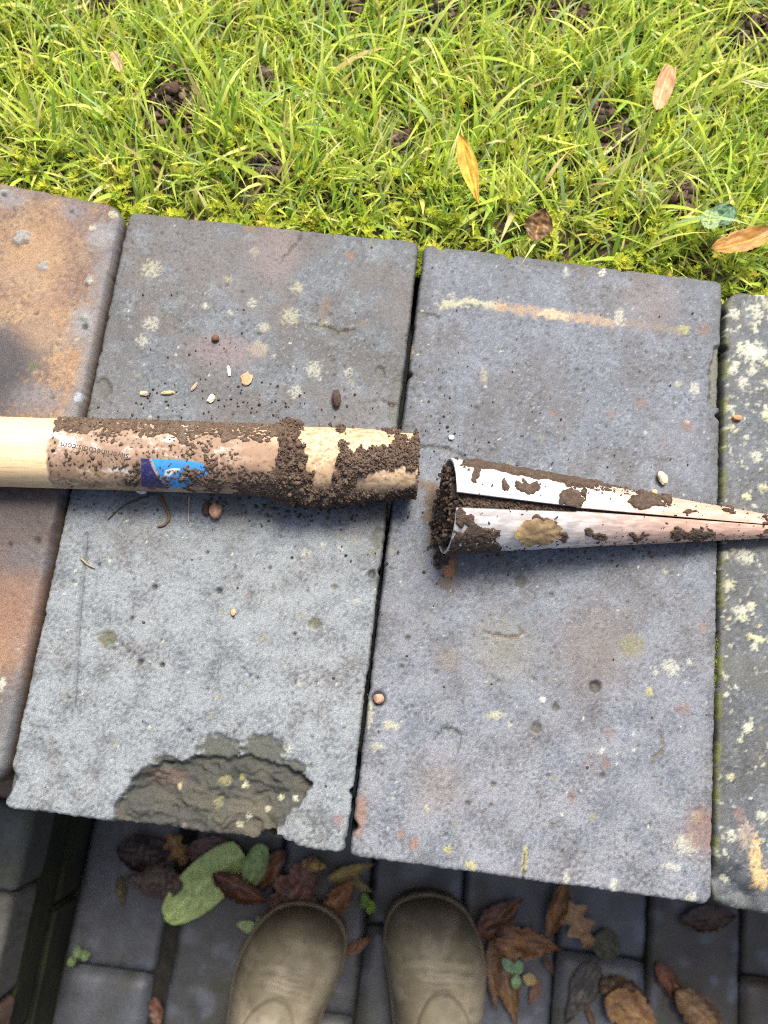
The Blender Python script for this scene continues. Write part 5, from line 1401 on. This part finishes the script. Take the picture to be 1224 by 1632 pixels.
# ================================================================== person: the two boots and legs of the photographer
person = empty('person', (0.04, -0.36, 0))
tag(person, 'person standing in muddy olive rubber boots on the paving, toes towards the wall', 'person')
BL_ = 0.300
ys = [0.000, .004, .012, .028, .052, .085, .12, .16, .20, .225, .245, .262, .276, .286, .293, .298, .300]
ws = [0.008, .019, .030, .0375, .040, .0385, .038, .0415, .0490, .0525, .0530, .0505, .0455, .0385, .0300, .0175, .004]
hs = [0.085, .095, .102, .108, .112, .116, .116, .110, .0985, .0910, .0845, .0780, .0700, .0620, .0530, .0410, .030]
def boot(side, px, py, yaw, seed):
    b_loc = at(px, py, 0.03)
    root_ = empty('boot', (0, 0, 0), person)
    root_.rotation_euler = (0, 0, yaw)
    tipw = Vector((b_loc.x, b_loc.y, 0.0015))
    fwd = Vector((-math.sin(yaw), math.cos(yaw), 0))
    root_.location = tipw - fwd * BL_ - Vector(person.location)
    n, m = 190, 101
    t = 0.30 * (1 - (1 - np.linspace(0, 1, 190)) ** 1.35)
    w = np.interp(t, ys, ws); h = np.interp(t, ys, hs)
    for _ in range(14):
        w[1:-1] = (w[:-2] + 2 * w[1:-1] + w[2:]) / 4; h[1:-1] = (h[:-2] + 2 * h[1:-1] + h[2:]) / 4
    skew = side * (0.012 * sstep(0.20, 0.30, t)) - side * 0.006
    ph = np.linspace(0, math.pi, m)
    cx, sx = np.cos(ph), np.sin(ph)
    X = skew[:, None] + w[:, None] * np.sign(cx) * np.abs(cx)[None] ** 0.80
    Z = 0.016 + (h[:, None] - 0.016) * np.abs(sx)[None] ** 0.82
    Yb = np.repeat(t[:, None], m, 1)
    Z = Z + 0.0016 * (fbm(X * 40, Yb * 40, seed, 3) - 0.5) * np.abs(sx)[None]
    # flex creases behind the toe, scuffs
    Z = Z + 0.0011 * np.abs(sx)[None] * np.sin((Yb + 0.25 * (X - skew[:, None]) ** 2 / 0.05 + 0.006 * fbm(X * 40, Yb * 10, seed + 1, 2)) * 2 * math.pi / 0.011) * np.exp(-((Yb - 0.238) / 0.012) ** 2)
    # the raised instep panel with its arched seam
    dd = np.hypot((X - skew[:, None]) / 0.029, (Yb - 0.176) / 0.050) - 1
    Z = Z - 0.0016 * np.exp(-(dd / 0.035) ** 2) * np.abs(sx)[None] + 0.0008 * sstep(0.03, -0.03, dd)
    C = np.zeros(X.shape + (3,)) + np.array((0.195, 0.168, 0.108))
    C = C * (0.8 + 0.4 * fbm(X * 28 + Z * 20, Yb * 28, seed + 2, 4))[..., None]
    C = mixc(C, (0.32, 0.275, 0.195), sstep(0.42, 0.62, fbm(X * 22, Yb * 34, seed + 4, 4)) * 0.7)
    C = mixc(C, (0.09, 0.072, 0.050), sstep(0.250, 0.300, Yb + 0.07 * (fbm(X * 45, Yb * 45, seed + 6, 4) - 0.5)) * 0.7)
    C = mixc(C, (0.10, 0.08, 0.055), sstep(0.56, 0.72, fbm(X * 130 + Z * 60, Yb * 130, seed + 8, 4)) * 0.4)
    C = mixc(C, (0.08, 0.062, 0.042), np.exp(-(dd / 0.025) ** 2) * 0.7)
    Rr = np.full(X.shape + (1,), 0.55) + 0.25 * (fbm(X * 50, Yb * 50, seed + 10, 3)[..., None] - 0.5)
    up = build('upper', np.stack([X, Yb, Z], -1), grid_faces(len(t), m, flip=True), M['boot'], root_, np.concatenate([C, Rr], -1))
    # sole with a rounded welt
    ts = np.concatenate([t, t[::-1]]); o_ = 0.0040
    wx = np.concatenate([skew + w, (skew - w)[::-1]])
    cen = np.array([0.0, 0.16])
    loopP = np.stack([wx, ts], -1); dr = loopP - cen; dr = dr / np.linalg.norm(dr, axis=1)[:, None]
    prof = [(-0.002, 0.0), (o_ * .7, 0.0005), (o_, 0.004), (o_, 0.024), (o_ * .7, 0.0275), (o_ * .2, 0.0275), (-0.002, 0.0245), (-0.006, 0.0245)]
    rings = [np.c_[loopP + dr * a, np.full(len(loopP), z)] for a, z in prof]
    V = np.concatenate(rings); nl = len(loopP)
    C = (np.zeros((len(V), 3)) + np.array((0.145, 0.118, 0.075))) * (0.7 + 0.6 * fbm(V[:, 0] * 60, V[:, 1] * 60, seed + 12, 3))[:, None]
    build('sole', V, grid_faces(len(prof), nl, True), M['boot'], root_, np.c_[C, np.full(len(C), .6)])
    # shaft
    zz = np.linspace(0.07, 0.36, 16)
    rad = np.interp(zz, [0.07, .12, .18, .36], [0.040, .046, .052, .066])
    a = np.linspace(0, 2 * math.pi, 28, endpoint=False)
    yc = np.interp(zz, [0.07, .12, .36], [0.062, 0.066, 0.052])
    V = np.stack([rad[:, None] * np.cos(a)[None] * 0.93, yc[:, None] + rad[:, None] * np.sin(a)[None] * 1.08, np.repeat(zz[:, None], 28, 1)], -1)
    V[..., :2] += (0.003 * (fbm(V[..., 2] * 60, V[..., 0] * 30, seed + 14, 3) - 0.5))[..., None]
    C = np.zeros(V.shape[:2] + (4,)) + np.array((0.235, 0.195, 0.128, 0.6))
    build('shaft', V, grid_faces(16, 28, True), M['boot'], root_, C)
    return root_
bl = boot(1, 489, 1444, math.radians(-7), 20)
br = boot(-1, 692, 1430, math.radians(5), 50)
# trousered legs and hips rising out of the boots, behind the camera
def legs():
    me = bpy.data.meshes.new('trousers')
    P = Vector(person.location)
    pl = bl.location + Vector((0.005, 0.06, 0.30)); pr = br.location + Vector((-0.002, 0.06, 0.30))
    pts = [Vector((0.00, -0.24, 0.90)),                       # pelvis (root)
           Vector((-0.095, -0.22, 0.84)), pl + (Vector((-0.095, -0.2, 0.84)) - pl) * 0.42 + Vector((0, .05, 0)), pl,
           Vector((0.095, -0.22, 0.84)), pr + (Vector((0.095, -0.2, 0.84)) - pr) * 0.42 + Vector((0, .05, 0)), pr,
           Vector((0.0, -0.23, 1.02)), Vector((0.0, -0.22, 1.14))]
    ed = [(0, 1), (1, 2), (2, 3), (0, 4), (4, 5), (5, 6), (0, 7), (7, 8)]
    me.from_pydata(pts, ed, [])
    o = bpy.data.objects.new('trousers', me); link(o, person)
    o.modifiers.new('skin', 'SKIN')
    rad = [0.14, 0.10, 0.075, 0.058, 0.10, 0.075, 0.058, 0.15, 0.16]
    sv = me.skin_vertices[0].data if me.skin_vertices else None
    if sv is None:
        bpy.context.view_layer.objects.active = o
        bpy.ops.mesh.customdata_skin_add()
        sv = me.skin_vertices[0].data
    for v, r in zip(sv, rad):
        v.radius = (r, r * 0.85)
    sv[0].use_root = True
    o.modifiers.new('smooth', 'SUBSURF').levels = 2
    o.modifiers['smooth'].render_levels = 2
    me.materials.append(M['cloth'])
legs()
